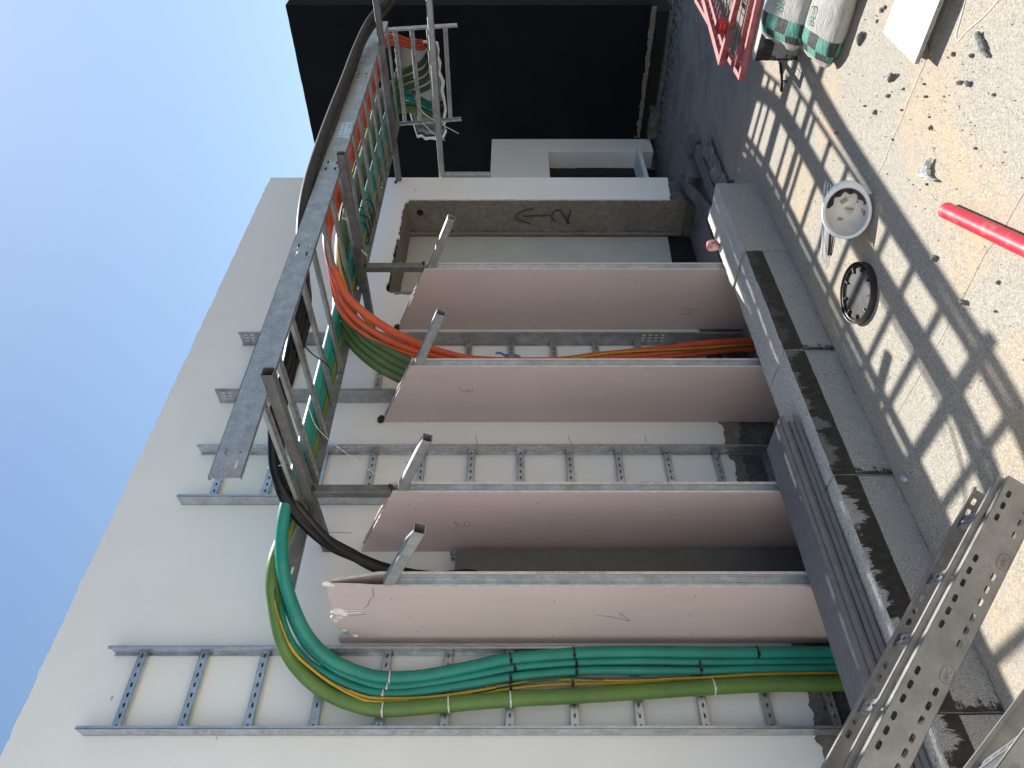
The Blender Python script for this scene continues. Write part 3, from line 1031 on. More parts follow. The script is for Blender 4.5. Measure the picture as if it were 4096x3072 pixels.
# ------------------------------------------------------------------ cable ladders
def strip(mb, L, W, rows, fn, th=0.002):
    """flat sheet L x W with rows of slots; fn(l, w, n) gives the point, n through the sheet"""
    def quad(l0, l1, w0, w1):
        mb.face([fn(l0, w0, 0), fn(l1, w0, 0), fn(l1, w1, 0), fn(l0, w1, 0)])
        mb.face([fn(l0, w1, -th), fn(l1, w1, -th), fn(l1, w0, -th), fn(l0, w0, -th)])

    def tri(a, b, c):
        mb.face([fn(*a, 0), fn(*b, 0), fn(*c, 0)])
        mb.face([fn(*c, -th), fn(*b, -th), fn(*a, -th)])
    w = 0.0
    for (wc, sh, slots) in sorted(rows, key=lambda r: r[0]):
        wa, wb = wc - sh / 2, wc + sh / 2
        quad(0, L, w, wa)
        l = 0.0
        for (a, b) in slots:
            if b > L - 0.004 or a < 0.004:
                continue
            quad(l, a, wa, wb)
            ch = min((b - a), sh) * 0.46
            loop = []
            for (cl, cw, kl, kw, a0) in ((a + ch, wa + ch, a, wa, 180), (b - ch, wa + ch, b, wa, 270), (b - ch, wb - ch, b, wb, 0), (a + ch, wb - ch, a, wb, 90)):
                arc = [(cl + ch * math.cos(math.radians(a0 + q)), cw + ch * math.sin(math.radians(a0 + q))) for q in (0, 45, 90)]
                tri(arc[0], (kl, kw), arc[1])
                tri(arc[1], (kl, kw), arc[2])
                loop += arc
            for i in range(12):
                p, q = loop[i], loop[(i + 1) % 12]
                mb.face([fn(*p, 0), fn(*q, 0), fn(*q, -th), fn(*p, -th)])
            l = b
        quad(l, L, wa, wb)
        w = wb
    quad(0, L, w, W)
    for (a, b) in (((0, 0), (L, 0)), ((L, 0), (L, W)), ((L, W), (0, W)), ((0, W), (0, 0))):
        mb.face([fn(*a, -th), fn(*b, -th), fn(*b, 0), fn(*a, 0)])


def slot_groups(L, start, pitch, count, slot, step):
    out, x = [], start
    while x < L:
        for k in range(count):
            out.append((x + k * step, x + k * step + slot))
        x += pitch
    return [s for s in out if s[1] < L - 0.01 and s[0] > 0.01]


def rail_mesh(L, dep, rows, side, fl=0.014, lip=0.008):
    """C-shaped side rail; side +1: flanges towards +y"""
    mb = MB()
    strip(mb, L, dep, rows, lambda l, w, n: Vector((l, side * (-n), w)))
    for z, s in ((0.0, 1), (dep, -1)):
        mb.box(0, L, min(0, side * fl), max(0, side * fl), min(z, z + s * 0.002), max(z, z + s * 0.002))
    y = side * fl
    mb.box(0, L, min(y, y - side * .002), max(y, y - side * .002), dep - lip, dep - 0.002)
    return mb


def rung_mesh(W, wid=0.041, hgt=0.02, nslot=8, flip=False):
    mb = MB()
    g = 0.004
    L = W - 2 * g
    p = L / nslot
    slots = [(p * (k + .5) - 0.011, p * (k + .5) + 0.011) for k in range(nslot)]
    sgn = -1 if flip else 1
    strip(mb, L, wid, [(wid / 2, 0.010, slots)], lambda l, w, n: Vector((w - wid / 2, g + l, sgn * n)), 0.002)
    for x in (-wid / 2, wid / 2 - 0.002):
        za, zb = (-hgt, 0.0) if not flip else (0.0, hgt)
        mb.box(x, x + 0.002, g, g + L, za, zb)
    zc_ = -hgt if not flip else hgt
    mb.face([(-wid / 2, g, zc_), (wid / 2, g, zc_), (wid / 2, g + L, zc_), (-wid / 2, g + L, zc_)])
    return mb


def ladder(name, label, M, L, W, dep, rungs, zr, mat, rows1, rows2, group=None, nslot=8, flip=False, bolts=(), rung_mat=None, cut=0.0):
    root = empty(name, M.to_translation(), label, 'cable ladder', group)
    Mi = Matrix.Translation(-M.to_translation()) @ M
    a = rail_mesh(L, dep, rows1, 1).build('side_rail', mat)
    a.parent = root
    a.matrix_local = Mi
    b = rail_mesh(L, dep, rows2, -1).build('side_rail', mat)
    b.parent = root
    b.matrix_local = Mi @ Matrix.Translation((cut, W, 0))
    rm = rung_mesh(W, nslot=nslot, flip=flip).build('rung', rung_mat or mat)
    RU = []
    for i, x in enumerate(rungs):
        o = rm if i == 0 else inst(rm)
        RU.append(o)
        o.parent = root
        o.matrix_local = Mi @ Matrix.Translation((x, 0, zr))
    if bolts:
        bm_ = MB()
        bm_.tube([(0, 0, 0), (0, 0, 0.003)], 0.012, 14, smooth=False)
        bm_.tube([(0, 0, 0.003), (0, 0, 0.011)], 0.0085, 6, smooth=False)
        bo = bm_.build('bolt', BOLT)
        for i, (x, y) in enumerate(bolts):
            o = bo if i == 0 else inst(bo)
            j = min(range(len(rungs)), key=lambda q: abs(rungs[q] - x))
            o.parent = RU[j]
            o.matrix_local = Matrix.Translation((0, y, 0.0005))
    return root


def wall_matrix(x, ztop):
    # local x runs down the wall, y to the right, z out of the wall
    return Matrix(((0, 1, 0, x), (0, 0, -1, 3.4465), (-1, 0, 0, ztop), (0, 0, 0, 1)))


def rows3(L, dep, z0=0.175):
    return [(dep * 0.36, 0.007, slot_groups(L, z0, 0.30, 4, 0.028, 0.042)), (dep * 0.66, 0.007, slot_groups(L, z0 + 0.01, 0.30, 4, 0.028, 0.042))]


WG = 'cable ladders fixed to the white wall'
Lw = 3.57
w1 = ladder('wall_cable_ladder', 'leftmost wall cable ladder, carrying the teal and olive green cables', wall_matrix(1.131, 3.665), Lw, 0.385, 0.085, [0.155 + 0.3 * i for i in range(12)], 0.035, GALV, rows3(Lw, 0.085, 0.21), rows3(Lw, 0.085, 0.21), WG,
            bolts=((1.055, 0.07), (2.56, 0.09), (3.455, 0.09)))
w2 = ladder('wall_cable_ladder', 'empty galvanised wall cable ladder between partitions 2 and 3', wall_matrix(2.40, 3.628), Lw, 0.385, 0.085, [0.18 + 0.3 * i for i in range(12)], 0.035, GALV, rows3(Lw, 0.085, 0.235), rows3(Lw, 0.085, 0.235), WG,
            bolts=((1.08, 0.345), (2.28, 0.35), (2.88, 0.09), (3.18, 0.345)))
s3 = [(dp, 0.009, [(0.03, 0.055), (0.075, 0.10)] + [(2.86 + .045 * k, 2.885 + .045 * k) for k in range(4)]) for dp in (0.035, 0.062, 0.09)]
w3 = ladder('wall_cable_ladder', 'wide cable ladder behind partition 3 carrying the orange cables', wall_matrix(3.214, 3.636), Lw, 0.573, 0.12, [0.131 + 0.3 * i for i in range(12)], 0.035, GALVO, s3, s3, WG, nslot=11,
            bolts=((2.53, 0.5),))
# covered tray between the first two partitions
w4 = ladder('wall_cable_ladder', 'short cable ladder end behind the grey cover sheet between partitions 1 and 2', wall_matrix(1.66, 2.035), 1.96, 0.385, 0.085, [0.1 + 0.3 * i for i in range(6)], 0.035, GALVO, rows3(1.96, 0.085, 0.03), [(0.024, 0.012, [(0.012, 0.04)]), (0.055, 0.012, [(0.012, 0.04)])], WG)
mb = MB()
mb.box(0, 0.392, -0.0015, 0, 0, 1.93)
mb.box(0, 0.0015, 0, 0.03, 0, 1.93)
mb.box(0.3905, 0.392, 0, 0.03, 0, 1.93)
o = mb.build('cover_sheet', COVER)
o.matrix_world = Matrix.Translation((1.658, 3.352, 0.07)) @ Matrix.Rotation(math.radians(-0.25), 4, 'Y')
tag(o, 'dull dark grey sheet metal cover between the two left partitions', 'cover sheet')

# bridge ladder high along the partitions
Lb = 4.95
Mb = Matrix.Translation((1.66, 2.205, 2.745)) @ Matrix.Rotation(-math.atan2(0.036, Lb), 4, 'Y')
bs = [(0.035, 0.011, [(0.045, 0.085), (0.115, 0.155), (1.46, 1.50), (1.53, 1.57), (2.36, 2.40), (2.44, 2.48), (3.75, 3.78), (3.81, 3.84)]),
      (0.092, 0.011, [(0.045, 0.085), (0.115, 0.155), (1.46, 1.50), (1.53, 1.57), (2.36, 2.40), (2.44, 2.48), (3.75, 3.78), (3.81, 3.84)])]
br = ladder('bridge_cable_ladder', 'long horizontal cable ladder bridging above the partitions towards the dark building', Mb, Lb, 0.93, 0.128, [0.405 + 0.282 * i for i in range(17)], 0.004, GALVO, bs, bs, None, nslot=16, flip=True)
mb = MB()
sl = slot_groups(0.23, 0.02, 0.4, 5, 0.022, 0.04)
strip(mb, 0.23, 0.10, [(0.02, 0.008, sl), (0.05, 0.008, sl), (0.08, 0.008, sl)], lambda l, w, n: Vector((2.78 + l, -0.0005 - n - 0.002, 0.014 + w)))
sp = mb.build('splice_plate', GALV)
sp.parent = br
sp.matrix_local = Matrix.Translation(-Mb.to_translation()) @ Mb

# drop section hanging from the bridge's far end
q0, q1 = Vector((6.66, 2.30, 2.86)), Vector((6.78, 2.30, 2.20))
xa = (q1 - q0).normalized()
ya = Vector((0.07, 1, 0))
ya = (ya - xa * ya.dot(xa)).normalized()
za = xa.cross(ya)
Md = Matrix(((xa.x, ya.x, za.x, q0.x), (xa.y, ya.y, za.y, q0.y), (xa.z, ya.z, za.z, q0.z), (0, 0, 0, 1)))
ladder('drop_cable_ladder', 'short cable ladder section hanging down in front of the broken cable hole', Md, 0.68, 0.92, 0.06, [0.12, 0.27, 0.42, 0.57], 0.012, GALVO, [], [], None, nslot=20, flip=True)

# ladders leaning in the foreground
def frame_from(E1, E2, E3):
    E1, E2, E3 = Vector(E1), Vector(E2), Vector(E3)
    x = (E2 - E1).normalized()
    z = (E3 - E1)
    z = (z - x * z.dot(x)).normalized()
    y = z.cross(x)
    return x, y, z


def fore_rows(L, dep, start=0.0):
    a, b = [], []
    x = start
    while x < L:
        for k in range(6):
            a.append((x + k * 0.046 + (0.01 if k > 2 else 0), x + k * 0.046 + 0.027 + (0.01 if k > 2 else 0)))
            b.append((x + 0.02 + k * 0.046 + (0.01 if k > 2 else 0), x + 0.02 + k * 0.046 + 0.027 + (0.01 if k > 2 else 0)))
        x += 0.40
    f = lambda s: [q for q in s if q[1] < L - 0.01 and q[0] > 0.01]
    return [(dep * 0.24, 0.013, f(a)), (dep * 0.80, 0.013, f(b))]


FG = dict(x=None)
EMB = plain('stamped_outline', (0.21, 0.207, 0.20), None, 30, 0.6, 0.4)
d_ = Vector((1.365, 1.800, 0.131)) - Vector((0.599, 2.075, 0.780))
Lv = d_.length
d_.normalize()
zz = (Vector((0, 0, 1)) - d_ * d_.z).normalized()
yy = zz.cross(d_)
webh = 0.114
top_end = Vector((0.599, 2.075, 0.780)) - d_ * 2.02


def fmat(off_y, off_x=0.0, off_z=0.0):
    p = top_end + yy * off_y + d_ * off_x + zz * (off_z - webh)
    return Matrix(((d_.x, yy.x, zz.x, p.x), (d_.y, yy.y, zz.y, p.y), (d_.z, yy.z, zz.z, p.z), (0, 0, 0, 1)))


Lf = Lv + 2.02
MA = fmat(0.0)
rr_ = empty('loose_side_rail', MA.to_translation(), 'wide slotted galvanised side rail with stamped marks, nearest of the leaning steelwork', 'side rail')
o = rail_mesh(Lf, webh, fore_rows(Lf, webh, 0.075), 1, 0.02, 0.01).build('slotted_web', GALVF)
o.parent = rr_
MiA = Matrix.Translation(-MA.to_translation()) @ MA
o.matrix_local = MiA
for k in range(9):
    xs_ = 0.075 + 0.4 * k - 0.085
    if xs_ < 0.05:
        continue
    Mt = MiA @ Matrix(((1, 0, 0, xs_), (0, 0, 1, -0.0012), (0, 1, 0, 0.016), (0, 0, 0, 1))) @ Matrix.Identity(4)
    Mt = MiA @ Matrix(((1, 0, 0, xs_ - 0.018), (0, 0, -1, -0.0012), (0, 1, 0, 0.014), (0, 0, 0, 1)))
    t_ = text_obj('stamp_letters', 'AFC', 0.019, Mt, EMB, None)
    t_.parent = rr_
    m = MB()
    ring = []
    for a in range(29):
        an = 2 * math.pi * a / 28
        ring.append(MiA @ Vector((xs_ + 0.027 * (abs(math.cos(an)) ** .7) * math.copysign(1, math.cos(an)), 0, 0.021 + 0.017 * (abs(math.sin(an)) ** .7) * math.copysign(1, math.sin(an)))))
    ribbon(m, ring, 0.0018, tuple((MiA.to_3x3() @ Vector((0, -1, 0)))), 0.0012)
    o = m.build('stamp_ring', EMB)
    o.parent = rr_
ladder('leaning_cable_ladder', 'narrow cable ladder leaning directly behind the stamped side rail', fmat(0.030, 0.0, 0.017), Lf, 0.14, webh, [0.1 + 0.235 * i for i in range(13)], 0.100, GALVF,
       fore_rows(Lf, webh, 0.075), fore_rows(Lf, webh, 0.09), 'cable ladders leaning in the foreground', nslot=4, rung_mat=GALV)
# second leaning ladder, cut by the corner of the picture
C1, C2 = Vector((0.473, 1.638, 0.748)), Vector((0.642, 1.641, 0.532))
d2 = (C2 - C1).normalized()
z2 = (Vector((0, 0, 1)) - d2 * d2.z).normalized()
y2 = z2.cross(d2)
p2 = C1 - d2 * 2.1 - y2 * 0.30 - z2 * 0.10
Mc = Matrix(((d2.x, y2.x, z2.x, p2.x), (d2.y, y2.y, z2.y, p2.y), (d2.z, y2.z, z2.z, p2.z), (0, 0, 0, 1)))
ladder('leaning_cable_ladder', 'cable ladder with pale rungs cut off by the corner, nearest the camera', Mc, 2.92, 0.30, 0.10, [0.42 + 0.34 * i for i in range(8)], 0.082, GALVF,
       fore_rows(2.92, 0.10, 0.1), [(0.05, 0.013, slot_groups(2.92, 0.05, 0.36, 6, 0.03, 0.05))], 'cable ladders leaning in the foreground', nslot=9, rung_mat=GALV)

# ------------------------------------------------------------------ cables
PATHS = {}


def cable(name, label, pts, r, mat, cat='cable', group=None, n=14, per=8, label2=None):
    P = smooth_path(pts, per)
    mb = MB()
    mb.tube(P, r, n)
    o = mb.build(name, mat)
    tag(o, label, cat, group)
    PATHS[label] = (P, r)
    return o


ZB = 2.775


def bz(x, r):
    return ZB + 0.036 * (x - 1.66) / Lb + r


def bridge(y, r, xs, wob=0.012, seed=0):
    return [(x, y + wob * noise.noise(Vector((x * 0.9, seed, y))), bz(x, r) + 0.003 * abs(noise.noise(Vector((x * 1.3, seed + 4, 0))))) for x in xs]


X1 = [6.5, 6.0, 5.4, 4.8, 4.2, 3.6, 3.0, 2.5, 2.15]
CG = 'cables dropping down the leftmost ladder'
# ends running over the drop section into the broken hole
def feed(y0, y1, z1, r):
    y1 *= 0.971
    return [(8.30, y1, z1 - 0.02), (7.9, y0 + (y1 - y0) * .86, z1 + 0.02), (7.45, y0 + (y1 - y0) * .5, z1 + 0.09), (7.08, y0 + (y1 - y0) * .2, z1 + 0.17), (6.80, y0 + 0.02, 2.82)]


cable('teal_cable', 'thickest teal cable, beside the partition on the leftmost ladder',
      feed(2.90, 3.72, 2.60, .028) + bridge(2.905, 0.028, X1, seed=1) + [(2.0, 2.92, 2.815), (1.854, 2.97, 2.810), (1.717, 3.03, 2.781), (1.607, 3.12, 2.737), (1.498, 3.21, 2.664), (1.417, 3.285, 2.554), (1.377, 3.36, 2.401), (1.365, 3.375, 2.278), (1.377, 3.38, 2.11), (1.419, 3.38, 1.892), (1.457, 3.38, 1.707), (1.485, 3.38, 1.4), (1.492, 3.38, 1.099), (1.489, 3.38, 0.799), (1.489, 3.38, 0.462), (1.492, 3.38, 0.0)], 0.0305, TEAL, group=CG)
cable('teal_cable', 'upper thin teal cable of the pair beside the thickest teal one',
      feed(2.95, 3.78, 2.56, .017) + bridge(2.958, 0.017, X1, seed=2) + [(1.90, 3.0, 2.835), (1.787, 3.08, 2.835), (1.713, 3.14, 2.812), (1.608, 3.2, 2.770), (1.48, 3.27, 2.68), (1.397, 3.32, 2.558), (1.352, 3.36, 2.441), (1.324, 3.38, 2.287), (1.34, 3.385, 2.108), (1.377, 3.385, 1.891), (1.414, 3.385, 1.707), (1.431, 3.385, 1.552), (1.444, 3.385, 1.328), (1.449, 3.385, 1.03), (1.444, 3.385, 0.777), (1.446, 3.385, 0.472), (1.449, 3.385, 0.0)], 0.0190, TEAL, group=CG)
cable('teal_cable', 'lower thin teal cable, next to the yellow earth wires',
      feed(3.0, 3.84, 2.56, .017) + bridge(2.996, 0.017, X1, seed=3) + [(1.86, 3.03, 2.835), (1.746, 3.08, 2.836), (1.617, 3.14, 2.806), (1.5, 3.2, 2.757), (1.42, 3.27, 2.683), (1.361, 3.32, 2.573), (1.309, 3.36, 2.427), (1.291, 3.38, 2.283), (1.308, 3.385, 2.105), (1.34, 3.385, 1.889), (1.372, 3.385, 1.707), (1.388, 3.385, 1.553), (1.404, 3.385, 1.331), (1.403, 3.385, 1.036), (1.403, 3.385, 0.785), (1.41, 3.385, 0.481), (1.416, 3.385, 0.0)], 0.0195, TEAL, group=CG)
cable('olive_cable', 'thick olive green cable on the outside of the leftmost ladder',
      feed(3.07, 3.9, 2.54, .032) + bridge(3.075, 0.032, X1, 0.005, seed=4) + [(1.86, 3.06, 2.85), (1.721, 3.08, 2.846), (1.617, 3.14, 2.826), (1.5, 3.2, 2.786), (1.413, 3.27, 2.732), (1.332, 3.32, 2.639), (1.277, 3.36, 2.529), (1.233, 3.375, 2.383), (1.222, 3.375, 2.275), (1.235, 3.38, 2.099), (1.255, 3.38, 1.886), (1.269, 3.38, 1.707), (1.28, 3.38, 1.484), (1.301, 3.38, 1.122), (1.322, 3.38, 0.793), (1.337, 3.38, 0.499), (1.34, 3.38, 0.2), (1.344, 3.38, 0.0)], 0.0350, GREEN, group=CG)


def earth(label, pts, r, seed):
    P = smooth_path(pts, 8)
    m = MB()
    m.tube(P, r, 10)
    # yellow sheath with a green stripe twisting round it
    n = 10
    for i in range(len(P) - 1):
        for k in range(n):
            if int(k + i * 0.18 + seed) % n in (0, 1, 2):
                m.mi[i * n + k] = 1
    o = m.build('earth_wire', [YELLOW, YGREEN])
    tag(o, label, 'wire', 'yellow and green earth wires')
    PATHS[label] = (P, r)
    return o


earth('upper yellow earth wire running between teal and olive cables', feed(3.02, 3.86, 2.60, .01) + bridge(3.027, 0.009, X1, 0.004, 5) + [(1.80, 3.04, 2.832), (1.681, 3.08, 2.832), (1.555, 3.14, 2.792), (1.433, 3.2, 2.721), (1.376, 3.27, 2.638), (1.318, 3.32, 2.529), (1.27, 3.35, 2.385), (1.263, 3.36, 2.28), (1.273, 3.375, 2.102), (1.301, 3.38, 1.888), (1.333, 3.38, 1.707), (1.362, 3.38, 1.48), (1.355, 3.38, 1.189), (1.366, 3.38, 0.821), (1.384, 3.38, 0.487), (1.389, 3.38, 0.0)], 0.008, 2)
earth('lower yellow earth wire, closest to the olive green cable', feed(3.035, 3.87, 2.61, .01) + bridge(3.040, 0.008, X1, 0.004, 6) + [(1.78, 3.05, 2.822), (1.665, 3.08, 2.824), (1.54, 3.14, 2.783), (1.422, 3.2, 2.711), (1.362, 3.27, 2.624), (1.304, 3.32, 2.512), (1.253, 3.345, 2.384), (1.245, 3.35, 2.279), (1.257, 3.36, 2.101), (1.285, 3.375, 1.887), (1.316, 3.38, 1.707), (1.337, 3.385, 1.482), (1.343, 3.385, 1.19), (1.355, 3.385, 0.97), (1.36, 3.40, 0.752), (1.37, 3.41, 0.496), (1.37, 3.41, 0.0)], 0.0065, 6)

# dark green group turning down behind partition 3
X2 = [6.5, 5.8, 5.2, 4.6, 4.2]
GT = [(3.90, 2.78, 2.845), (3.72, 2.78, 2.81), (3.574, 2.80, 2.76), (3.427, 2.88, 2.700), (3.343, 2.98, 2.602), (3.330, 3.08, 2.488), (3.314, 3.16, 2.371), (3.31, 3.24, 2.22), (3.31, 3.31, 2.0), (3.32, 3.34, 1.6), (3.32, 3.345, 1.0), (3.32, 3.345, 0.0)]
GBt = [(4.05, 2.95, 2.885), (3.86, 2.92, 2.875), (3.701, 2.92, 2.856), (3.526, 2.95, 2.822), (3.355, 3.03, 2.729), (3.258, 3.12, 2.596), (3.206, 3.20, 2.442), (3.18, 3.27, 2.28), (3.19, 3.33, 2.05), (3.27, 3.35, 1.65), (3.42, 3.345, 1.0), (3.42, 3.345, 0.0)]
for k, (lab, y, r, dn, seed) in enumerate((
        ('dark green cable at the top of the bundle curving behind partition 3', 2.79, 0.031, 0.0, 11),
        ('second dark green cable from the top of the bundle behind partition 3', 2.86, 0.030, 0.033, 12),
        ('third dark green cable from the top of the bundle behind partition 3', 2.93, 0.030, 0.066, 13),
        ('lowest dark green cable of the bundle behind partition 3', 2.99, 0.027, 0.096, 14))):
    dd = dn
    cable('dark_green_cable', lab, feed(y, 3.2 + 0.09 * k, 2.66 - 0.02 * k, r) + [(p[0], p[1], p[2] + 0.065) for p in bridge(y, r, X2, 0.010, seed)] +
          [tuple(a_ + (b_ - a_) * (k / 3.0) for a_, b_ in zip(p_, q_)) for p_, q_ in zip(GT, GBt)], r, DGREEN, group='dark green cable bundle')
# orange group
OT = [(3.80, 2.40, 2.835), (3.60, 2.45, 2.812), (3.50, 2.52, 2.785), (3.445, 2.58, 2.752), (3.398, 2.69, 2.703), (3.365, 2.80, 2.607), (3.367, 2.93, 2.482), (3.388, 3.05, 2.352), (3.410, 3.14, 2.232), (3.43, 3.22, 2.09), (3.452, 3.28, 1.93), (3.49, 3.33, 1.6), (3.529, 3.355, 1.33), (3.572, 3.36, 1.136), (3.632, 3.36, 0.734), (3.69, 3.36, 0.402), (3.722, 3.36, 0.124), (3.722, 3.36, 0.0)]
OB = [(3.82, 2.45, 2.835), (3.64, 2.49, 2.822), (3.54, 2.55, 2.805), (3.480, 2.61, 2.782), (3.411, 2.72, 2.748), (3.368, 2.84, 2.672), (3.345, 2.96, 2.540), (3.365, 3.08, 2.394), (3.382, 3.16, 2.263), (3.41, 3.24, 2.10), (3.43, 3.30, 1.93), (3.46, 3.35, 1.6), (3.51, 3.36, 1.33), (3.54, 3.365, 1.136), (3.587, 3.365, 0.734), (3.636, 3.365, 0.402), (3.675, 3.365, 0.124), (3.675, 3.365, 0.0)]
for k, (lab, dy, dz, r, kk) in enumerate((
        ('thickest, innermost orange cable arching down behind partition 3', 0.0, 0.0, 0.026, 0.0),
        ('middle orange cable of the three behind partition 3', 0.045, -0.035, 0.022, 1.0),
        ('thinnest, outermost orange cable of the three behind partition 3', 0.075, -0.066, 0.015, 1.7))):
    cable('orange_cable', lab, [(8.3, 2.93 + dy, 2.64 + dz * .5), (7.9, 2.84 + dy, 2.70 + dz * .5), (7.45, 2.66 + dy, 2.77 + dz), (7.1, 2.50 + dy, 2.83 + dz * .5), (6.75, 2.40 + dy, 2.86)] +
          [(x, 2.375 + dy, bz(x, r) + 0.006) for x in (6.3, 5.6, 5.0, 4.5, 4.05)] +
          [tuple(a_ + (b_ - a_) * kk for a_, b_ in zip(p_, q_)) for p_, q_ in zip(OT, OB)], r, ORANGE, group='orange cables')
earth('thin yellow earth wire running along the orange cables', [(6.6, 2.47, 2.86), (6.0, 2.46, 2.82), (5.2, 2.47, 2.81), (4.5, 2.48, 2.80), (4.0, 2.49, 2.80), (3.70, 2.62, 2.79), (3.52, 2.82, 2.715), (3.42, 2.98, 2.58), (3.36, 3.10, 2.44), (3.33, 3.17, 2.33), (3.36, 3.24, 2.1), (3.44, 3.30, 1.7), (3.53, 3.335, 1.25), (3.58, 3.338, 1.0), (3.60, 3.335, 0.73), (3.625, 3.335, 0.40), (3.65, 3.335, 0.1), (3.66, 3.34, 0.0)], 0.0075, 3)
# black group: lies on the front rail to the right, comes inside and drops behind partition 1
for k, (lab, o1, r, mt) in enumerate((
        ('outermost black cable riding on the edge of the bridge ladder', 0.0, 0.029, BLACKD),
        ('black cable in the middle of the black bundle on the bridge ladder', 0.058, 0.027, BLACKD))):
    cable('black_cable', lab, [(7.6, 1.62 + o1, 2.42), (7.0, 1.78 + o1, 2.56), (6.55, 1.95 + o1, 2.70), (6.20, 2.06 + o1, 2.862), (5.75, 2.11 + o1 * .8, 2.912), (5.2, 2.13 + o1 * .8, 2.918), (4.7, 2.145 + o1 * .9, 2.925 - .01 * k), (4.2, 2.16 + o1, 2.925 - .01 * k), (3.8, 2.19 + o1, 2.92 - .01 * k), (3.5, 2.26 + o1, 2.905 - .005 * k), (3.25, 2.34 + o1, 2.865), (3.0, 2.38 + o1, bz(3, r)), (2.70, 2.40 + o1, bz(2.7, r)), (2.50, 2.44 + o1, bz(2.5, r)), (2.36, 2.56 + o1 * .8, 2.86), (2.26, 2.69 + o1 * .6, 2.875), (2.165, 2.78 + o1 * .5, 2.868), (2.086 - .02 * k, 2.85 + o1 * .4, 2.830), (2.022 - .02 * k, 2.95 + o1 * .3, 2.765), (1.965 - .02 * k, 3.05 + o1 * .2, 2.682 - .01 * k), (1.945 - .02 * k, 3.13 + o1 * .2, 2.615 - .02 * k), (1.925 - .015 * k, 3.20 + o1 * .1, 2.52 - .03 * k), (1.886, 3.26, 2.40 - .03 * k), (1.872, 3.30, 2.263 - .03 * k), (1.866, 3.325, 2.106), (1.862 + .05 * k, 3.375, 1.9), (1.862 + .05 * k, 3.39, 1.6)], r, mt, group='black cables')
cable('black_cable', 'slimmest black cable tucked under the other black ones', [(3.0, 2.50, bz(3, .018)), (2.7, 2.51, bz(2.7, .018)), (2.5, 2.54, 2.82), (2.36, 2.63, 2.84), (2.24, 2.74, 2.845), (2.13, 2.83, 2.825), (2.055, 2.90, 2.78), (1.99, 2.99, 2.70), (1.94, 3.08, 2.62), (1.915, 3.16, 2.54), (1.885, 3.22, 2.43), (1.862, 3.28, 2.28), (1.85, 3.32, 2.1), (1.84, 3.38, 1.9), (1.84, 3.39, 1.6)], 0.018, BLACK, group='black cables')


# ------------------------------------------------------------------ cable ties
def nearest(P, z):
    best = min(range(1, len(P) - 1), key=lambda i: abs(P[i].z - z) + (10 if P[i].x > 2.4 else 0))
    t = (P[best + 1] - P[best - 1]).normalized()
    return P[best], t


def tie(label, z, cabs, mat, w=0.006, tail=0.02, group=None, at=None):
    pts = []
    for c in cabs:
        P, r = PATHS[c]
        p, t = nearest(P, z)
        pts.append((p, r, t))
    t = pts[0][2]
    c0 = sum((p for p, _, _ in pts), Vector()) / len(pts)
    side = Vector((0, -1, 0))
    side = (side - t * side.dot(t)).normalized()
    s2 = t.cross(side)
    ra = max(abs((p - c0).dot(s2)) + r for p, r, _ in pts) + 0.0012
    rb = max(r for _, r, _ in pts) + 0.0012
    mb = MB()
    n = 28
    rings = []
    for k in range(n):
        a = 2 * math.pi * k / n
        q = c0 + s2 * ra * math.cos(a) + side * rb * math.sin(a)
        out = (s2 * math.cos(a) * rb + side * math.sin(a) * ra).normalized()
        rings.append([q - t * w / 2, q + t * w / 2, q + t * w / 2 + out * 0.0016, q - t * w / 2 + out * 0.0016])
    for k in range(n):
        a, b = rings[k], rings[(k + 1) % n]
        for i in range(4):
            j = (i + 1) % 4
            mb.face([a[i], b[i], b[j], a[j]], 0, False)
    h = c0 + s2 * ra * math.cos(0.9) + side * (rb * math.sin(0.9) + 0.004)
    M = Matrix(((t.x, s2.x, side.x, h.x), (t.y, s2.y, side.y, h.y), (t.z, s2.z, side.z, h.z), (0, 0, 0, 1)))
    mb.box(-w * .75, w * .75, -0.006, 0.006, -0.003, 0.004, 0, M)
    if tail:
        mb.box(-w * .4, w * .4, -0.001, 0.001, 0.004, 0.004 + tail, 0, M)
    o = mb.build('cable_tie', mat)
    tag(o, label, 'cable tie', group)
    return o


TE1 = 'thickest teal cable, beside the partition on the leftmost ladder'
TE2 = 'upper thin teal cable of the pair beside the thickest teal one'
TE3 = 'lower thin teal cable, next to the yellow earth wires'
OL = 'thick olive green cable on the outside of the leftmost ladder'
EW1 = 'upper yellow earth wire running between teal and olive cables'
EW2 = 'lower yellow earth wire, closest to the olive green cable'
GW, GB = 'white cable ties on the left cables', 'black cable ties on the left cables'
tie('white cable tie around the thickest teal cable', 2.28, [TE1], TIEW, group=GW)
tie('white cable tie around the upper thin teal cable', 2.295, [TE2], TIEW, group=GW)
tie('white cable tie around the lower thin teal cable', 2.30, [TE3], TIEW, group=GW)
tie('highest white cable tie around the olive green cable', 2.29, [OL], TIEW, group=GW)
tie('second white cable tie down the olive green cable', 2.0, [OL], TIEW, group=GW)
tie('third white cable tie down the olive green cable', 1.695, [OL], TIEW, group=GW)
tie('lowest white cable tie on the olive green cable', 0.77, [OL], TIEW, group=GW)
for z, nm in ((1.695, 'highest'), (1.40, 'second highest')):
    tie(nm + ' black cable tie around the thickest teal cable', z, [TE1], TIEB, 0.009, 0.012, GB)
    tie(nm + ' black cable tie around the upper thin teal cable', z - .005, [TE2], TIEB, 0.009, 0.012, GB)
    tie(nm + ' black cable tie around the lower thin teal cable', z + .005, [TE3], TIEB, 0.009, 0.012, GB)
    tie(nm + ' black cable tie around the two yellow earth wires', z, [EW1, EW2], TIEB, 0.009, 0.04 if z > 1.5 else 0.012, GB)
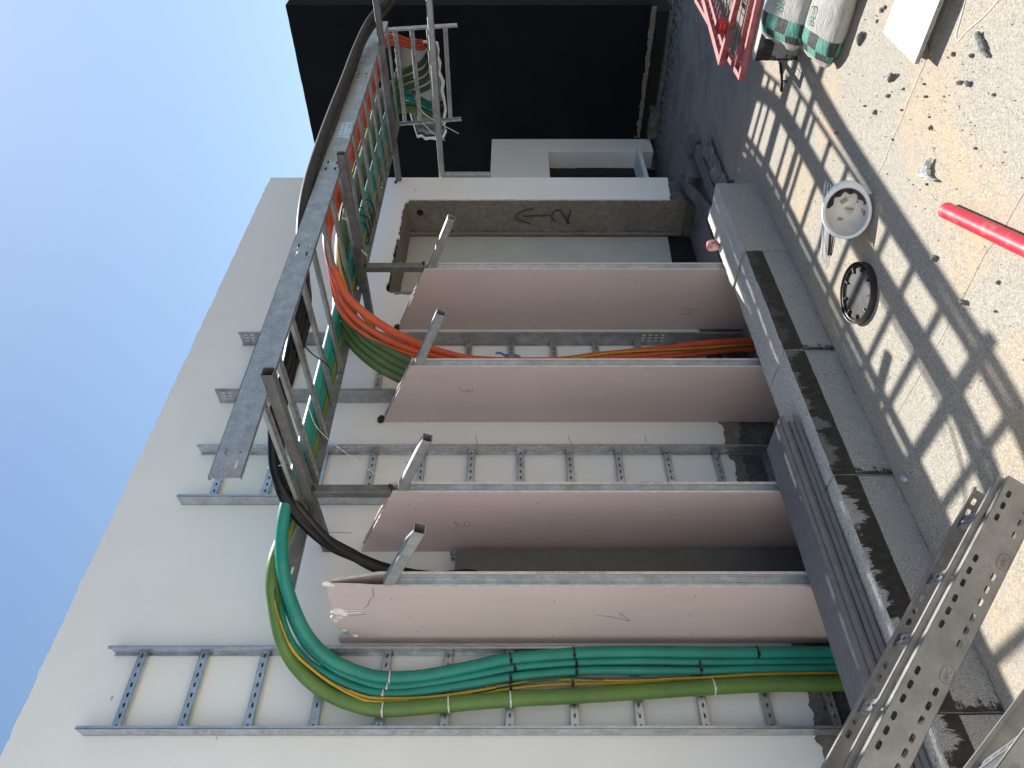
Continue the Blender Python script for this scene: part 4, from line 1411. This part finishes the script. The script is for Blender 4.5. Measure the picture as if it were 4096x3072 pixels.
tie('lower black cable tie around both thin teal cables', 0.80, [TE2, TE3], TIEB, 0.010, 0.012, GB)
tie('lowest black cable tie around the thickest teal cable', 0.51, [TE1], TIEB, 0.010, 0.012, GB)
# ties on the bridge and drop sections
def strap(label, pts, r, mat, cat='cable tie', name='cable_tie', group=None):
    mb = MB()
    mb.tube(smooth_path(pts, 6), r, 6)
    return tag(mb.build(name, mat), label, cat, group)


strap('black tie tail sticking out past the bridge ladder rail', [(2.76, 2.50, 2.80), (2.80, 2.62, 2.775), (2.86, 2.74, 2.745), (2.90, 2.82, 2.735)], 0.004, TIEB)
strap('white string tied between the bridge ladder and partition 2', [(2.60, 2.80, 2.80), (2.45, 2.83, 2.72), (2.30, 2.85, 2.55), (2.17, 2.87, 2.37), (2.12, 2.875, 2.29)], 0.0022, STRING, 'string', 'string')
strap('white string looped round the black cables', [(2.20, 2.62, 2.79), (2.16, 2.68, 2.76), (2.15, 2.74, 2.80), (2.17, 2.80, 2.905), (2.19, 2.84, 2.90)], 0.0025, STRING, 'string', 'string')
strap('upper long white cable tie tail on the drop ladder', [(6.90, 2.98, 2.66), (6.72, 3.02, 2.60), (6.66, 3.08, 2.52), (6.64, 3.13, 2.42)], 0.0032, TIEW, group='white tie tails on the drop ladder')
strap('middle long white cable tie tail on the drop ladder', [(6.78, 3.10, 2.58), (6.70, 3.12, 2.50), (6.62, 3.16, 2.36), (6.58, 3.22, 2.22)], 0.0032, TIEW, group='white tie tails on the drop ladder')
strap('lower long white cable tie tail on the drop ladder', [(6.80, 3.16, 2.62), (6.72, 3.20, 2.56), (6.64, 3.26, 2.46), (6.60, 3.30, 2.36)], 0.0032, TIEW, group='white tie tails on the drop ladder')
for i, x in enumerate((4.78, 4.66, 4.56, 4.46)):
    strap(['first', 'second', 'third', 'fourth'][i] + ' black tie from the right around the teal cables on the bridge', [(x, 2.86, 2.84), (x - .01, 2.87, 2.775), (x, 2.93, 2.762), (x, 3.02, 2.765), (x, 3.05, 2.80)], 0.005, TIEB, group='black ties under the bridge ladder')
strap('white tie knotted round the green cables near the right bracket', [(4.02, 2.55, 2.86), (4.00, 2.54, 2.78), (3.98, 2.60, 2.735), (3.97, 2.72, 2.725), (3.985, 2.82, 2.68)], 0.0045, TIEW)

# ------------------------------------------------------------------ dark boards lying on the kerb
th_b = 0.022
zc = 0.286
for i in range(5):
    x_r = 2.36 - 0.012 * i + (0.03 if i == 3 else 0) - (0.02 if i == 1 else 0)
    y_f = 2.622 + 0.010 * ((i * 7) % 3)
    mb = MB()
    mb.rough_box(0.62 + 0.02 * i, x_r, y_f, y_f + 0.200, zc, zc + th_b - 0.0012, 0.05, 0.0012, 7, (i * 2, 0, 0), 0, False)
    o = mb.build('slate_board', SLATE)
    tag(o, ['lowest dark grey board of the stack on the kerb', 'second dark grey board from the bottom of the kerb stack', 'middle dark grey board of the stack on the kerb', 'second dark grey board from the top of the kerb stack', 'top dark grey board of the stack on the kerb'][i], 'board', 'dark grey boards stacked on the kerb')
    zc += th_b

# ------------------------------------------------------------------ hard hat
def place(o, origin, zdir, xdir):
    z = Vector(zdir).normalized()
    x = Vector(xdir)
    x = (x - z * x.dot(z)).normalized()
    y = z.cross(x)
    return Matrix(((x.x, y.x, z.x, origin[0]), (x.y, y.y, z.y, origin[1]), (x.z, y.z, z.z, origin[2]), (0, 0, 0, 1)))


HM = place(None, (2.955, 1.838, 0.108), (-0.74, -0.46, 0.50), (0.72, -0.69, 0.05)) @ Matrix.Scale(0.93, 4)
hat = empty('hard_hat', (2.955, 1.838, 0.0), 'white hard hat lying on its crown with its dusty inside towards the viewer', 'hard hat')
HMl = Matrix.Translation((-2.955, -1.838, 0)) @ HM


def dome_pts(rx, ry, h, n=36, m=9, z0=0.0):
    out = []
    for i in range(m + 1):
        e = (math.pi / 2) * i / m
        for k in range(n):
            a = 2 * math.pi * k / n
            ce = math.cos(e) ** 0.8 if i < m else 0.02
            out.append(Vector((rx * math.cos(a) * ce, ry * math.sin(a) * ce, z0 - h * math.sin(e))))
    return out


def dome_faces(n=36, m=9, flip=False):
    fs = []
    for i in range(m):
        for k in range(n):
            q = (i * n + k, i * n + (k + 1) % n, (i + 1) * n + (k + 1) % n, (i + 1) * n + k)
            fs.append(tuple(reversed(q)) if flip else q)
    fs.append(tuple(range(m * n, m * n + n)))
    return fs


mb = MB()
mb.idx([HMl @ p for p in dome_pts(0.124, 0.104, 0.15)], dome_faces(), 0, True)
# brim with a peak on one side
vs, fs = [], []
n = 48
for k in range(n):
    a = 2 * math.pi * k / n
    c = max(0.0, math.cos(a))
    ext = 0.014 + 0.020 * c ** 3
    for (rx, ry, z, e) in ((0.119, 0.099, -0.004, 0), (0.124, 0.104, 0.004, 0), (0.124, 0.104, 0.002 - 0.012 * c ** 2, ext), (0.124, 0.104, -0.002 - 0.012 * c ** 2, ext), (0.124, 0.104, -0.006, 0.0)):
        d = Vector((math.cos(a), math.sin(a), 0))
        vs.append(HMl @ (Vector((rx * math.cos(a), ry * math.sin(a), z)) + d * e))
for k in range(n):
    j = (k + 1) % n
    for i in range(4):
        fs.append((k * 5 + i, j * 5 + i, j * 5 + i + 1, k * 5 + i + 1))
mb.idx(vs, fs, 0, True)
o = mb.build('shell', SHELL)
o.parent = hat
mb = MB()
mb.idx([HMl @ p for p in dome_pts(0.119, 0.099, 0.143, z0=-0.003)], dome_faces(flip=True), 0, True)
o = mb.build('liner', HINNER)
o.parent = hat
mb = MB()
vs, fs = [], []
for k in range(25):
    a = math.radians(-78 + 150 * k / 24)
    for (s, z) in ((0.985, -0.006), (0.80 + 0.06 * math.sin(k * 1.1), -0.035), (0.965, -0.04)):
        vs.append(HMl @ Vector((0.118 * s * math.cos(a), 0.098 * s * math.sin(a), z)))
for k in range(24):
    for i in range(2):
        fs.append((k * 3 + i, (k + 1) * 3 + i, (k + 1) * 3 + i + 1, k * 3 + i + 1))
mb.idx(vs, fs, 0, True)
o = mb.build('sweatband', LIDRIM)
o.parent = hat
BROWNPAD = plain('worn_pad', (0.30, 0.24, 0.15), (0.42, 0.37, 0.28), 40, 0.8)
for (ax_, ay_, w_, h_, rz) in ((0.060, 0.018, 0.022, 0.034, 25), (0.014, -0.004, 0.012, 0.044, -18), (-0.030, 0.042, 0.026, 0.014, 70), (0.052, -0.048, 0.010, 0.030, 80), (-0.012, -0.068, 0.034, 0.010, 12)):
    m = MB()
    zz_ = -0.146 * math.sqrt(max(0.05, 1 - (ax_ / 0.119) ** 2 - (ay_ / 0.099) ** 2)) + 0.010
    R = HMl @ Matrix.Translation((ax_, ay_, zz_)) @ Matrix.Rotation(math.radians(rz), 4, 'Z')
    m.box(-w_ / 2, w_ / 2, -h_ / 2, h_ / 2, -0.003, 0.003, 0, R)
    o = m.build('pad', BROWNPAD, bevel=0.002)
    o.parent = hat

# bundle of loose cable ties by the hat
zt = empty('cable_tie_bundle', (3.3, 2.15, 0), 'loose bundle of white cable ties lying under the hard hat', 'cable ties')
for i in range(13):
    a = Vector((3.47 - 0.010 * i + 0.004 * (i % 3), 1.975 - 0.002 * i + 0.012 * (i % 4), 0.003 + 0.0025 * (i % 4)))
    b = Vector((3.205 - 0.008 * i + 0.012 * (i % 5), 2.30 - 0.012 * (i % 4), 0.003 + 0.0025 * (i % 3)))
    if i == 11:
        b = Vector((3.30, 2.30, 0.004))
    mid = (a + b) / 2 + Vector((0.008 * math.sin(i * 2.1), 0.006 * math.cos(i), 0.004))
    m = MB()
    P = smooth_path([a, mid, b], 6)
    m.tube(P, 0.0028, 4, smooth=False)
    dd = (a - b).normalized()
    m.tube([a, a + dd * 0.008], 0.005, 4, smooth=False)
    keep(m.build('tie', TIEW), zt)
zb_ = empty('black_tie_loop', (3.18, 2.14, 0), 'small doubled loop of black cable tie beside the white ties', 'cable tie')
m = MB()
m.tube(smooth_path([(3.255, 2.075, .006), (3.20, 2.14, .008), (3.155, 2.215, .006), (3.145, 2.205, .006), (3.175, 2.13, .008), (3.225, 2.06, .006)], 6), 0.0045, 6)
m.tube(smooth_path([(3.245, 2.085, .013), (3.19, 2.16, .013), (3.15, 2.225, .012)], 6), 0.004, 6)
keep(m.build('strap', TIEB), zb_)

# ------------------------------------------------------------------ bucket lid
lid = empty('bucket_lid', (2.735, 2.152, 0), 'black round bucket lid lying upside down with lugs round its rim', 'lid')
LM = place(None, (0, 0, 0.015), (-0.02, -0.012, 1.0), (1, 0, 0))
m = MB()
R_ = 0.148
prof = [(0.0, 0.002), (R_ * 0.6, 0.003), (R_ - 0.020, 0.0), (R_ - 0.017, 0.004), (R_ - 0.0165, 0.014), (R_ - 0.012, 0.016), (R_ - 0.010, 0.006), (R_ - 0.005, 0.006), (R_ - 0.004, 0.020), (R_, 0.021), (R_ + 0.002, 0.018), (R_ + 0.002, -0.012), (R_ - 0.004, -0.012), (0.0, -0.006)]
n = 56
vs, fs = [], []
for (r_, z_) in prof:
    for k in range(n):
        a = 2 * math.pi * k / n
        vs.append(LM @ Vector((max(r_, 0.001) * math.cos(a), max(r_, 0.001) * math.sin(a), z_)))
disc, rimf = [], []
for i in range(len(prof) - 1):
    for k in range(n):
        q = (i * n + k, i * n + (k + 1) % n, (i + 1) * n + (k + 1) % n, (i + 1) * n + k)
        (disc if i < 2 else rimf).append(q)
m.idx(vs, disc, 0, True)
m.idx(vs, rimf, 1, False)
o = m.build('disc', [LIDTOP, LIDRIM])
o.parent = lid
for k in range(9):
    a = 2 * math.pi * (k + 0.3) / 9
    Rm = LM @ Matrix.Rotation(a, 4, 'Z') @ Matrix.Translation((R_ - 0.030, 0, 0.006))
    m = MB()
    m.box(-0.014, 0.013, -0.0055, 0.0055, -0.004, 0.008, 0, Rm)
    o = m.build('lug', LIDRIM, bevel=0.0015)
    o.parent = lid

# ------------------------------------------------------------------ red pipe
pm = MB()
pa, pb = Vector((2.392, 1.480, 0.031)), Vector((1.05, 1.055, 0.031))
N_ = 24
ax_ = (pb - pa).normalized()
sd = Vector((-ax_.y, ax_.x, 0))
for (r0, flip) in ((0.030, False), (0.0255, True)):
    vs = []
    for p in (pa, pb):
        for k in range(N_):
            a = 2 * math.pi * k / N_
            vs.append(p + sd * r0 * math.cos(a) + Vector((0, 0, 1)) * r0 * math.sin(a))
    fs = [(k, (k + 1) % N_, N_ + (k + 1) % N_, N_ + k) for k in range(N_)]
    pm.idx(vs, [tuple(reversed(f)) if flip else f for f in fs], 0, True)
for p in (pa, pb):
    for k in range(N_):
        a, b = 2 * math.pi * k / N_, 2 * math.pi * (k + 1) / N_
        pm.face([p + sd * r * math.cos(q) + Vector((0, 0, 1)) * r * math.sin(q) for (r, q) in ((0.030, a), (0.030, b), (0.0255, b), (0.0255, a))])
tag(pm.build('red_pipe', RED), 'scuffed red plastic pipe lying on the sunlit floor', 'pipe')

# ------------------------------------------------------------------ white board on stones
m = MB()
m.box(2.945, 3.291, 0.35, 1.145, 0.050, 0.068, 0)
o = m.build('white_panel', [WHITEB, BOARDEDGE], bevel=0.0)
for p in o.data.polygons:
    if abs(p.normal.z) < 0.5:
        p.material_index = 1
tag(o, 'pale white board propped just above the floor on stones', 'board')


def rock_mesh(seed, sub=2):
    import bmesh
    bm = bmesh.new()
    bmesh.ops.create_icosphere(bm, subdivisions=sub, radius=1.0)
    for v in bm.verts:
        p = v.co.copy()
        k = 1 + 0.38 * noise.noise(p * 1.3 + Vector((seed * 3.1, 0, 0))) + 0.2 * noise.noise(p * 3.2 + Vector((0, seed, 0)))
        v.co = p * k
        v.co.z *= 0.75
    me = bpy.data.meshes.new('stone')
    bm.to_mesh(me)
    bm.free()
    me.materials.append(STONE)
    return me


rocks = [rock_mesh(s) for s in range(5)]


def stone(x, y, r, label, k=0, sx=1.0, rz=0.0, mat=None, group=None, z=None, name='stone'):
    me = rocks[k % 5]
    if mat is not None:
        me = me.copy()
        me.materials.clear()
        me.materials.append(mat)
    o = bpy.data.objects.new(name, me)
    col.objects.link(o)
    o.location = (x, y, r * 0.62 if z is None else z)
    o.scale = (r * sx, r, r)
    o.rotation_euler = (0.2 * k, 0.1 * k, rz)
    tag(o, label, 'stone', group)
    return o


stone(3.02, 1.118, 0.030, 'knobbly grey stone under the corner of the white board', 0, 1.5, 0.4, z=0.020)
stone(3.22, 0.95, 0.034, 'grey stone propping the far side of the white board', 2, 1.1, 0.2, z=0.022)
stone(2.985, 0.55, 0.034, 'grey stone propping the near side of the white board', 1, 1.1, 0.2, z=0.022)
SG = 'dark stones scattered on the sunlit floor'
SL = 'tiny dark stone among the grit between white board and red pipe'
SLAB = {0: 'larger of two dark stones beside the white board edge', 1: 'smaller of two dark stones beside the white board edge', 2: 'tiny dark stone just off the white board edge', 4: 'rounded dark stone nearest the looped string', 5: 'spiky dark stone beside the rounded one near the string', 8: 'dark stone between the crumpled film and the crack', 11: 'dark stone on the crack below the red pipe', 12: 'dark stone in line with the red pipe end and bucket lid', 13: 'dark stone above the hard hat near the rail shadow', 14: 'dark stone inside the wide rail shadow above the hard hat', 24: 'small dark stone nearest the leaning ladders', 25: 'dark stone on the bare floor beyond the red pipe'}
for i, (x, y, r) in enumerate(((3.509, 1.122, .016), (3.49, 1.105, .013), (3.52, 1.174, .009), (2.82, 1.06, .014), (2.641, 1.10, .018), (2.698, 1.118, .014), (3.17, 1.373, .014), (3.23, 1.476, .014), (2.758, 1.324, .012), (2.997, 1.495, .009), (3.02, 1.37, .009), (2.085, 1.684, .020), (2.355, 1.677, .021), (3.567, 1.81, .014), (3.529, 1.722, .014), (2.48, 1.07, .010), (2.93, 1.22, .009), (2.88, 1.25, .010), (2.80, 1.30, .008), (2.70, 1.02, .012), (3.07, 1.30, .008), (2.62, 1.50, .009), (2.44, 1.25, .009), (3.35, 1.50, .010), (1.93, 1.60, .009), (1.99, 1.52, .010))):
    stone(x, y, r * 0.68, SLAB.get(i, SL), i, 1.0 + 0.25 * (i % 3), i * 0.7, group=SG)
stone(3.614, 1.284, 0.020, 'long dark stone chip lying between the bags and white board', 3, 1.9, 1.2)
stone(3.198, 1.303, 0.016, 'elongated dark chip beside the crack near the white board', 4, 2.4, 0.9)
stone(1.858, 2.47, 0.014, 'pale pebble at the foot of the kerb', 1, 1.6, 0.3, mat=FOIL)
# crumpled film and string
m = MB()
vs, fs = [], []
for i in range(13):
    t = i / 12
    c = Vector((2.655 - 0.10 * t + 0.03 * math.sin(3 * t), 1.405 + 0.045 * t + 0.035 * math.sin(math.pi * t), 0.016))
    for k in range(7):
        a = math.pi * 2 * k / 7
        r = 0.017 * (0.4 + math.sin(math.pi * (t * .9 + .05))) * (0.7 + 0.8 * abs(noise.noise(Vector((i * 0.9, k * 1.3, 2)))))
        vs.append(c + Vector((r * math.cos(a) * .7, r * math.cos(a) * .8, max(-0.014, r * math.sin(a)))))
for i in range(12):
    for k in range(7):
        fs.append((i * 7 + k, i * 7 + (k + 1) % 7, (i + 1) * 7 + (k + 1) % 7, (i + 1) * 7 + k))
m.idx(vs, fs)
tag(m.build('crumpled_film', FOIL), 'crumpled silvery scrap of film on the sunlit floor', 'film')
strap('thin white string looping on the floor beside the white board', [(2.92, 0.80, .0015), (2.88, 0.92, .0015), (2.855, 1.0, .0015), (2.825, 1.01, .0015), (2.80, 0.97, .0015), (2.74, 0.90, .0015), (2.70, 0.84, .0015), (2.66, 0.75, .0015)], 0.0028, STRING, 'string', 'string')
m = MB()
m.tube(smooth_path([(2.715, 0.945, .010), (2.70, 0.955, .014), (2.67, 0.965, .010), (2.63, 0.98, .012), (2.60, 0.985, .008)], 5), [0.010] * 3 + [0.008] * 6 + [0.012] * 6 + [0.007] * 6, 7, smooth=False)
tag(m.build('mortar_scrap', STONE), 'twisted dark scrap of mortar on the sunlit floor', 'debris')
# rubber stick near the bags
strap('thin black rod lying in front of the tarred block', [(4.58, 1.775, .008), (4.51, 1.83, .008), (4.44, 1.895, .008)], 0.008, TIEB, 'rod', 'black_rod')
strap('short bent black wire beside the thin black rod', [(4.47, 1.86, .006), (4.44, 1.83, .014), (4.40, 1.815, .006)], 0.005, TIEB, 'wire', 'bent_wire')
strap('thin black wire lying in the shade near the kerb end', [(5.62, 3.03, .005), (5.35, 2.95, .005), (5.02, 2.87, .005), (4.95, 2.80, .005), (4.82, 2.82, .005)], 0.006, TIEB, 'wire', 'bent_wire')

# ------------------------------------------------------------------ tarred block, red gates, bags
m = MB()
m.rough_box(0, 0.86, 0.0, 0.27, 0, 0.262, 0.025, 0.004, 10, (30, 0, 0), 0, True, 0.012)
o = m.build('tarred_block', KERB)
o.matrix_world = Matrix.Translation((4.335, 1.675, 0)) @ Matrix.Rotation(math.radians(-90 - 3), 4, 'Z')
o.color = (1, 0.25, 0, 1)
tag(o, 'concrete block smeared with black bitumen, under the red gates', 'block')
m = MB()
m.rough_box(5.3, 5.7, 0.75, 1.02, 0, 0.262, 0.04, 0.004, 10, (50, 0, 0), 0, True, 0.012)
o = m.build('concrete_block', CORE)
tag(o, 'plain concrete block holding up the far end of the red gates', 'block')


def gate(label, M, Lx, Ly, bar, nx, ny, extra=()):
    root = empty('red_gate', M.to_translation(), label, 'gate', 'red steel mesh gates')
    Ml = Matrix.Translation(-M.to_translation()) @ M
    for nm, bx_ in (('frame_bar', (0, Lx, 0, bar, 0, .035)), ('frame_bar', (0, Lx, Ly - bar, Ly, 0, .035)), ('frame_bar', (0, bar, bar + .001, Ly - bar - .001, 0, .035)), ('frame_bar', (Lx - bar, Lx, bar + .001, Ly - bar - .001, 0, .035))) + tuple(('cross_bar', e) for e in extra):
        m = MB()
        m.box(*bx_)
        o = m.build(nm, REDPAINT, bevel=0.003)
        o.parent = root
        o.matrix_local = Ml
    wm = MB()
    wm.tube([(bar, 0, 0.012), (Lx - bar, 0, 0.012)], 0.0026, 5, smooth=False)
    w = wm.build('mesh_wire', WIRE)
    first = True
    for k in range(1, ny):
        o = w if first else inst(w)
        first = False
        o.parent = root
        o.matrix_local = Ml @ Matrix.Translation((0, Ly * k / ny, 0))
    wm = MB()
    wm.tube([(0, bar, 0.017), (0, Ly - bar, 0.017)], 0.0026, 5, smooth=False)
    w = wm.build('mesh_wire', WIRE)
    first = True
    for k in range(1, nx):
        o = w if first else inst(w)
        first = False
        o.parent = root
        o.matrix_local = Ml @ Matrix.Translation((Lx * k / nx, 0, 0))
    return root


def flat(x, y, z, ang, flipy=True):
    # local x along the given heading, local y to its right (towards -y), z down-up kept right-handed
    a = math.radians(ang)
    ex = Vector((math.cos(a), math.sin(a), 0))
    ey = Vector((-math.sin(a), math.cos(a), 0))
    return Matrix(((ex.x, ey.x, 0, x), (ex.y, ey.y, 0, y), (0, 0, 1, z), (0, 0, 0, 1)))


g2 = flat(4.418, 1.814 - 1.1, 0.268, 0.6)
gate('lower red mesh gate lying flat on the tarred block', g2, 1.5, 1.1, 0.032, 20, 15, ((0.14, 0.17, 0.034, 1.066, 0.002, .033),))
p1 = Vector((4.765, 1.866, 0.309))
a1 = math.radians(-11.8)
o1_ = p1 - Vector((-math.sin(a1), math.cos(a1), 0)) * 1.15
gate('upper red mesh gate lying askew on the other gate', flat(o1_.x, o1_.y, 0.309, -11.8), 1.5, 1.15, 0.045, 20, 16, ((0.047, 1.45, 1.02, 1.05, 0.002, .033),))
# red cap on the gate
m = MB()
pr = [(0.0, 0.047), (0.040, 0.047), (0.046, 0.043), (0.048, 0.03), (0.045, 0.02), (0.047, 0.012), (0.047, 0.0), (0.0, 0.0)]
vs, fs = [], []
for (r_, z_) in pr:
    for k in range(28):
        a = 2 * math.pi * k / 28
        vs.append(Vector((max(r_, .001) * math.cos(a), max(r_, .001) * math.sin(a), z_)))
for i in range(len(pr) - 1):
    for k in range(28):
        fs.append((i * 28 + k, (i + 1) * 28 + k, (i + 1) * 28 + (k + 1) % 28, i * 28 + (k + 1) % 28))
m.idx(vs, fs, 0, False)
o = m.build('red_disc_lid', REDDISC, bevel=0.0)
o.location = (4.80, 1.63, 0.345)
tag(o, 'bright red round plastic cap sitting on the upper red gate', 'cap')
stone(4.66, 1.63, 0.025, 'muddy lump lying on the lower red gate', 2, 1.6, 0.8, z=0.315)


def mat_bag():
    t = NT('cement_bag_paper')
    v = t.coord(False)
    xs = t.sep(v)
    c = t.mix(t.ramp(t.noise(v, 9, 6), 0.35, 0.75), (0.40, 0.39, 0.365), (0.30, 0.287, 0.26))
    ck = t.n('ShaderNodeTexChecker')
    t.link(t.scale(v, (1, 1, 0.0001)), ck.inputs['Vector'])
    ck.inputs['Scale'].default_value = 13.0
    chk = t.mix(ck.outputs['Fac'], (0.04, 0.043, 0.042), (0.075, 0.25, 0.19))
    m1 = t.ramp(xs[0], 0.035, 0.037)
    m2 = t.math('SUBTRACT', 1.0, t.ramp(xs[0], 0.150, 0.152))
    band = t.math('MULTIPLY', m1, m2)
    c = t.mix(band, c, chk)
    d = t.ramp(t.noise(v, 28, 6, 0.7), 0.5, 0.75)
    c = t.mix(t.math('MULTIPLY', d, 0.25), c, (0.4, 0.37, 0.32))
    t.bump(t.noise(t.scale(v, (1, 2.5, 1)), 18, 5, 0.6, 0.8), 0.7, 0.012)
    return t.done(c, 0.75, 0, 0.3)


BAG = mat_bag()
BAGINK = plain('bag_ink_black', (0.045, 0.045, 0.05), None, 20, 0.8)
BAGTEAL = plain('bag_ink_teal', (0.09, 0.34, 0.28), None, 20, 0.8)


def bag(label, M, L, hw, ht, seed):
    root = empty('cement_bag', M.to_translation(), label, 'bag', 'cement bags')
    Ml = Matrix.Translation(-M.to_translation()) @ M
    vs, fs = [], []
    ni, nk = 30, 36

    def surf(t, a):
        e = min(1.0, (min(t, 1 - t) / 0.16))
        e = max(e, 0.0) ** 0.45
        w = hw * (0.66 + 0.34 * e)
        h = max(0.004, ht * e)
        ca, sa = math.cos(a), math.sin(a)
        p = Vector((L * t, w * math.copysign(abs(ca) ** 0.75, ca), h * math.copysign(abs(sa) ** 0.8, sa)))
        q = p * 7 + Vector((seed * 5, 0, 0))
        return p + Vector((0, 0.3, 1)) * noise.noise(q) * 0.012 * e + Vector((noise.noise(p * 11 + Vector((0, seed, 0))) * 0.010 * (1 - e), 0, noise.noise(q * 2.2) * 0.006 + (1 - e) * 0.010 * math.sin(p.y * 60)))
    for i in range(ni + 1):
        for k in range(nk):
            vs.append(surf(i / ni, 2 * math.pi * k / nk))
    for i in range(ni):
        for k in range(nk):
            fs.append((i * nk + k, i * nk + (k + 1) % nk, (i + 1) * nk + (k + 1) % nk, (i + 1) * nk + k))
    fs += [tuple(range(nk)), tuple(range(ni * nk, ni * nk + nk))]
    m = MB()
    m.idx(vs, fs, 0, True)
    o = m.build('sack', BAG)
    o.parent = root
    o.matrix_local = Ml
    # print on the upper face; it reads from the far side
    for body, x, mt in (('C', 0.272, BAGINK), ('30', 0.232, BAGTEAL)):
        cu = text_obj('bag_print', body, 0.062, Matrix.Identity(4), mt, None)
        for v in cu.data.vertices:
            lx, ly = v.co.x, v.co.y
            X = x - lx
            Yb = -ly + 0.03
            p = None
            best = 9
            for k in range(160):
                q = surf(X / L, math.pi * (k + 0.5) / 160)
                if abs(q.y - Yb) < best:
                    best, p = abs(q.y - Yb), q
            v.co = Vector((X, Yb, p.z + 0.0075))
        cu.parent = root
        cu.matrix_local = Ml
    return root


def bagm(x, y, z, head, roll):
    # the bag's local x runs from its sewn end (nearest) away to the right
    a = math.radians(head)
    return Matrix.Translation((x, y, z)) @ Matrix.Rotation(a, 4, 'Z') @ Matrix.Rotation(math.radians(roll), 4, 'X')


bag('upper white cement bag printed C30 leaning against the tarred block', bagm(4.135, 1.50, 0.205, -88, 24), 0.62, 0.17, 0.062, 1)
bag('lower white cement bag printed C30, flat on the floor', bagm(3.93, 1.50, 0.078, -92, 12), 0.62, 0.18, 0.068, 2)

# ------------------------------------------------------------------ clutter in the shade behind the kerb
m = MB()
a_, b_ = Vector((6.02, 3.40, 0.10)), Vector((4.62, 3.02, 0.085))
dx = (b_ - a_).normalized()
sy = Vector((0, 0, 1)).cross(dx).normalized()
M = Matrix(((dx.x, sy.x, 0, a_.x), (dx.y, sy.y, 0, a_.y), (dx.z, sy.z, 1, a_.z), (0, 0, 0, 1)))
m.box(0, (b_ - a_).length, -0.05, 0.05, 0, 0.03, 0, M)
tag(m.build('grey_plank', GREYP, bevel=0.003), 'long grey plank lying along the wall foot below the opening', 'plank')
m = MB()
m.box(4.45, 5.35, 3.22, 3.36, 0.004, 0.04)
tag(m.build('brown_plank', WOOD, bevel=0.003), 'brown wooden plank on the floor below the opening', 'plank')
m = MB()
m.box(4.7, 5.9, 2.99, 3.10, 0.004, 0.075)
tag(m.build('floor_batten', GREYP, bevel=0.003), 'dark batten under the grey plank in the shade', 'batten')
vs, fs = [], []
for i in range(25):
    for j in range(11):
        u_, v_ = i / 24, j / 10
        p = Vector((4.78 + 0.95 * u_, 2.97 - 0.02 * u_ - 0.13 * v_, 0.012))
        p.z += 0.05 * abs(noise.noise(p * 7)) + 0.03 * abs(noise.noise(p * 17)) + 0.03 * (1 - v_)
        vs.append(p)
for i in range(24):
    for j in range(10):
        fs.append((i * 11 + j, (i + 1) * 11 + j, (i + 1) * 11 + j + 1, i * 11 + j + 1))
m = MB()
m.idx(vs, fs, 0, False)
o = m.build('plastic_sheet', FILM)
so = o.modifiers.new('thickness', 'SOLIDIFY')
so.thickness = 0.002
tag(o, 'crumpled dirty plastic sheet on the floor past the kerb end', 'sheet')
m = MB()
m.box(5.72, 6.30, 3.20, 3.28, 0.10, 0.135)
m.box(5.72, 6.30, 3.20, 3.21, 0.004, 0.10)
tag(m.build('angle_offcut', GREYP, bevel=0.003), 'dark steel angle offcut at the foot of the wall corner', 'offcut')
m = MB()
m.rough_box(6.02, 6.16, 3.02, 3.13, 0.0, 0.09, 0.03, 0.006, 12)
tag(m.build('dark_brick', CORE), 'small dark brick beside the angle offcut at the wall corner', 'brick')
m = MB()
m.rough_box(5.50, 5.62, 3.02, 3.18, 0.0, 0.03, 0.03, 0.004, 12)
mb = MB()
pts = []
for k in range(20):
    a = 2 * math.pi * k / 20
    pts.append((0.042 * math.cos(a), 0.042 * math.sin(a)))
mb.prism(pts, lambda a, b, c: Vector((c, a, b)), -0.018, 0.018)
o = mb.build('paint_roller_end', plain('splashed_pink', (0.55, 0.12, 0.14), (0.66, 0.55, 0.47), 30, 0.7, lo=0.42, hi=0.55, world=False), bevel=0.004)
o.matrix_world = Matrix.Translation((4.08, 2.80, 0.328)) @ Matrix.Rotation(math.radians(-20), 4, 'Z') @ Matrix.Rotation(math.radians(12), 4, 'Y')
tag(o, 'round red and cream splashed disc standing on the end of the kerb', 'disc')

# ------------------------------------------------------------------ fine grit lying on the slab
m = MB()
rg = random.Random(21)
for i in range(900):
    if i < 650:
        x, y = rg.uniform(1.6, 4.6), rg.uniform(0.75, 2.5)
    else:
        x, y = rg.gauss(2.85, 0.4), rg.gauss(1.22, 0.2)
    r = 0.0014 + 0.0036 * rg.random() ** 3
    c = Vector((x, y, r * 0.5 + 0.001))
    vs = []
    for (dx_, dy_, dz_) in ((1, 0, 0), (-1, 0, 0), (0, 1, 0), (0, -1, 0), (0, 0, 0.8), (0, 0, -0.6)):
        k = rg.uniform(0.7, 1.3)
        vs.append(c + Vector((dx_, dy_, dz_)) * r * k)
    m.idx(vs, [(0, 2, 4), (2, 1, 4), (1, 3, 4), (3, 0, 4), (2, 0, 5), (1, 2, 5), (3, 1, 5), (0, 3, 5)], 0 if rg.random() < 0.7 else 1)
o = m.build('grit', [STONE, CRACK])
tag(o, 'fine dark grit and chips scattered over the sunlit slab', 'grit', kind='stuff')
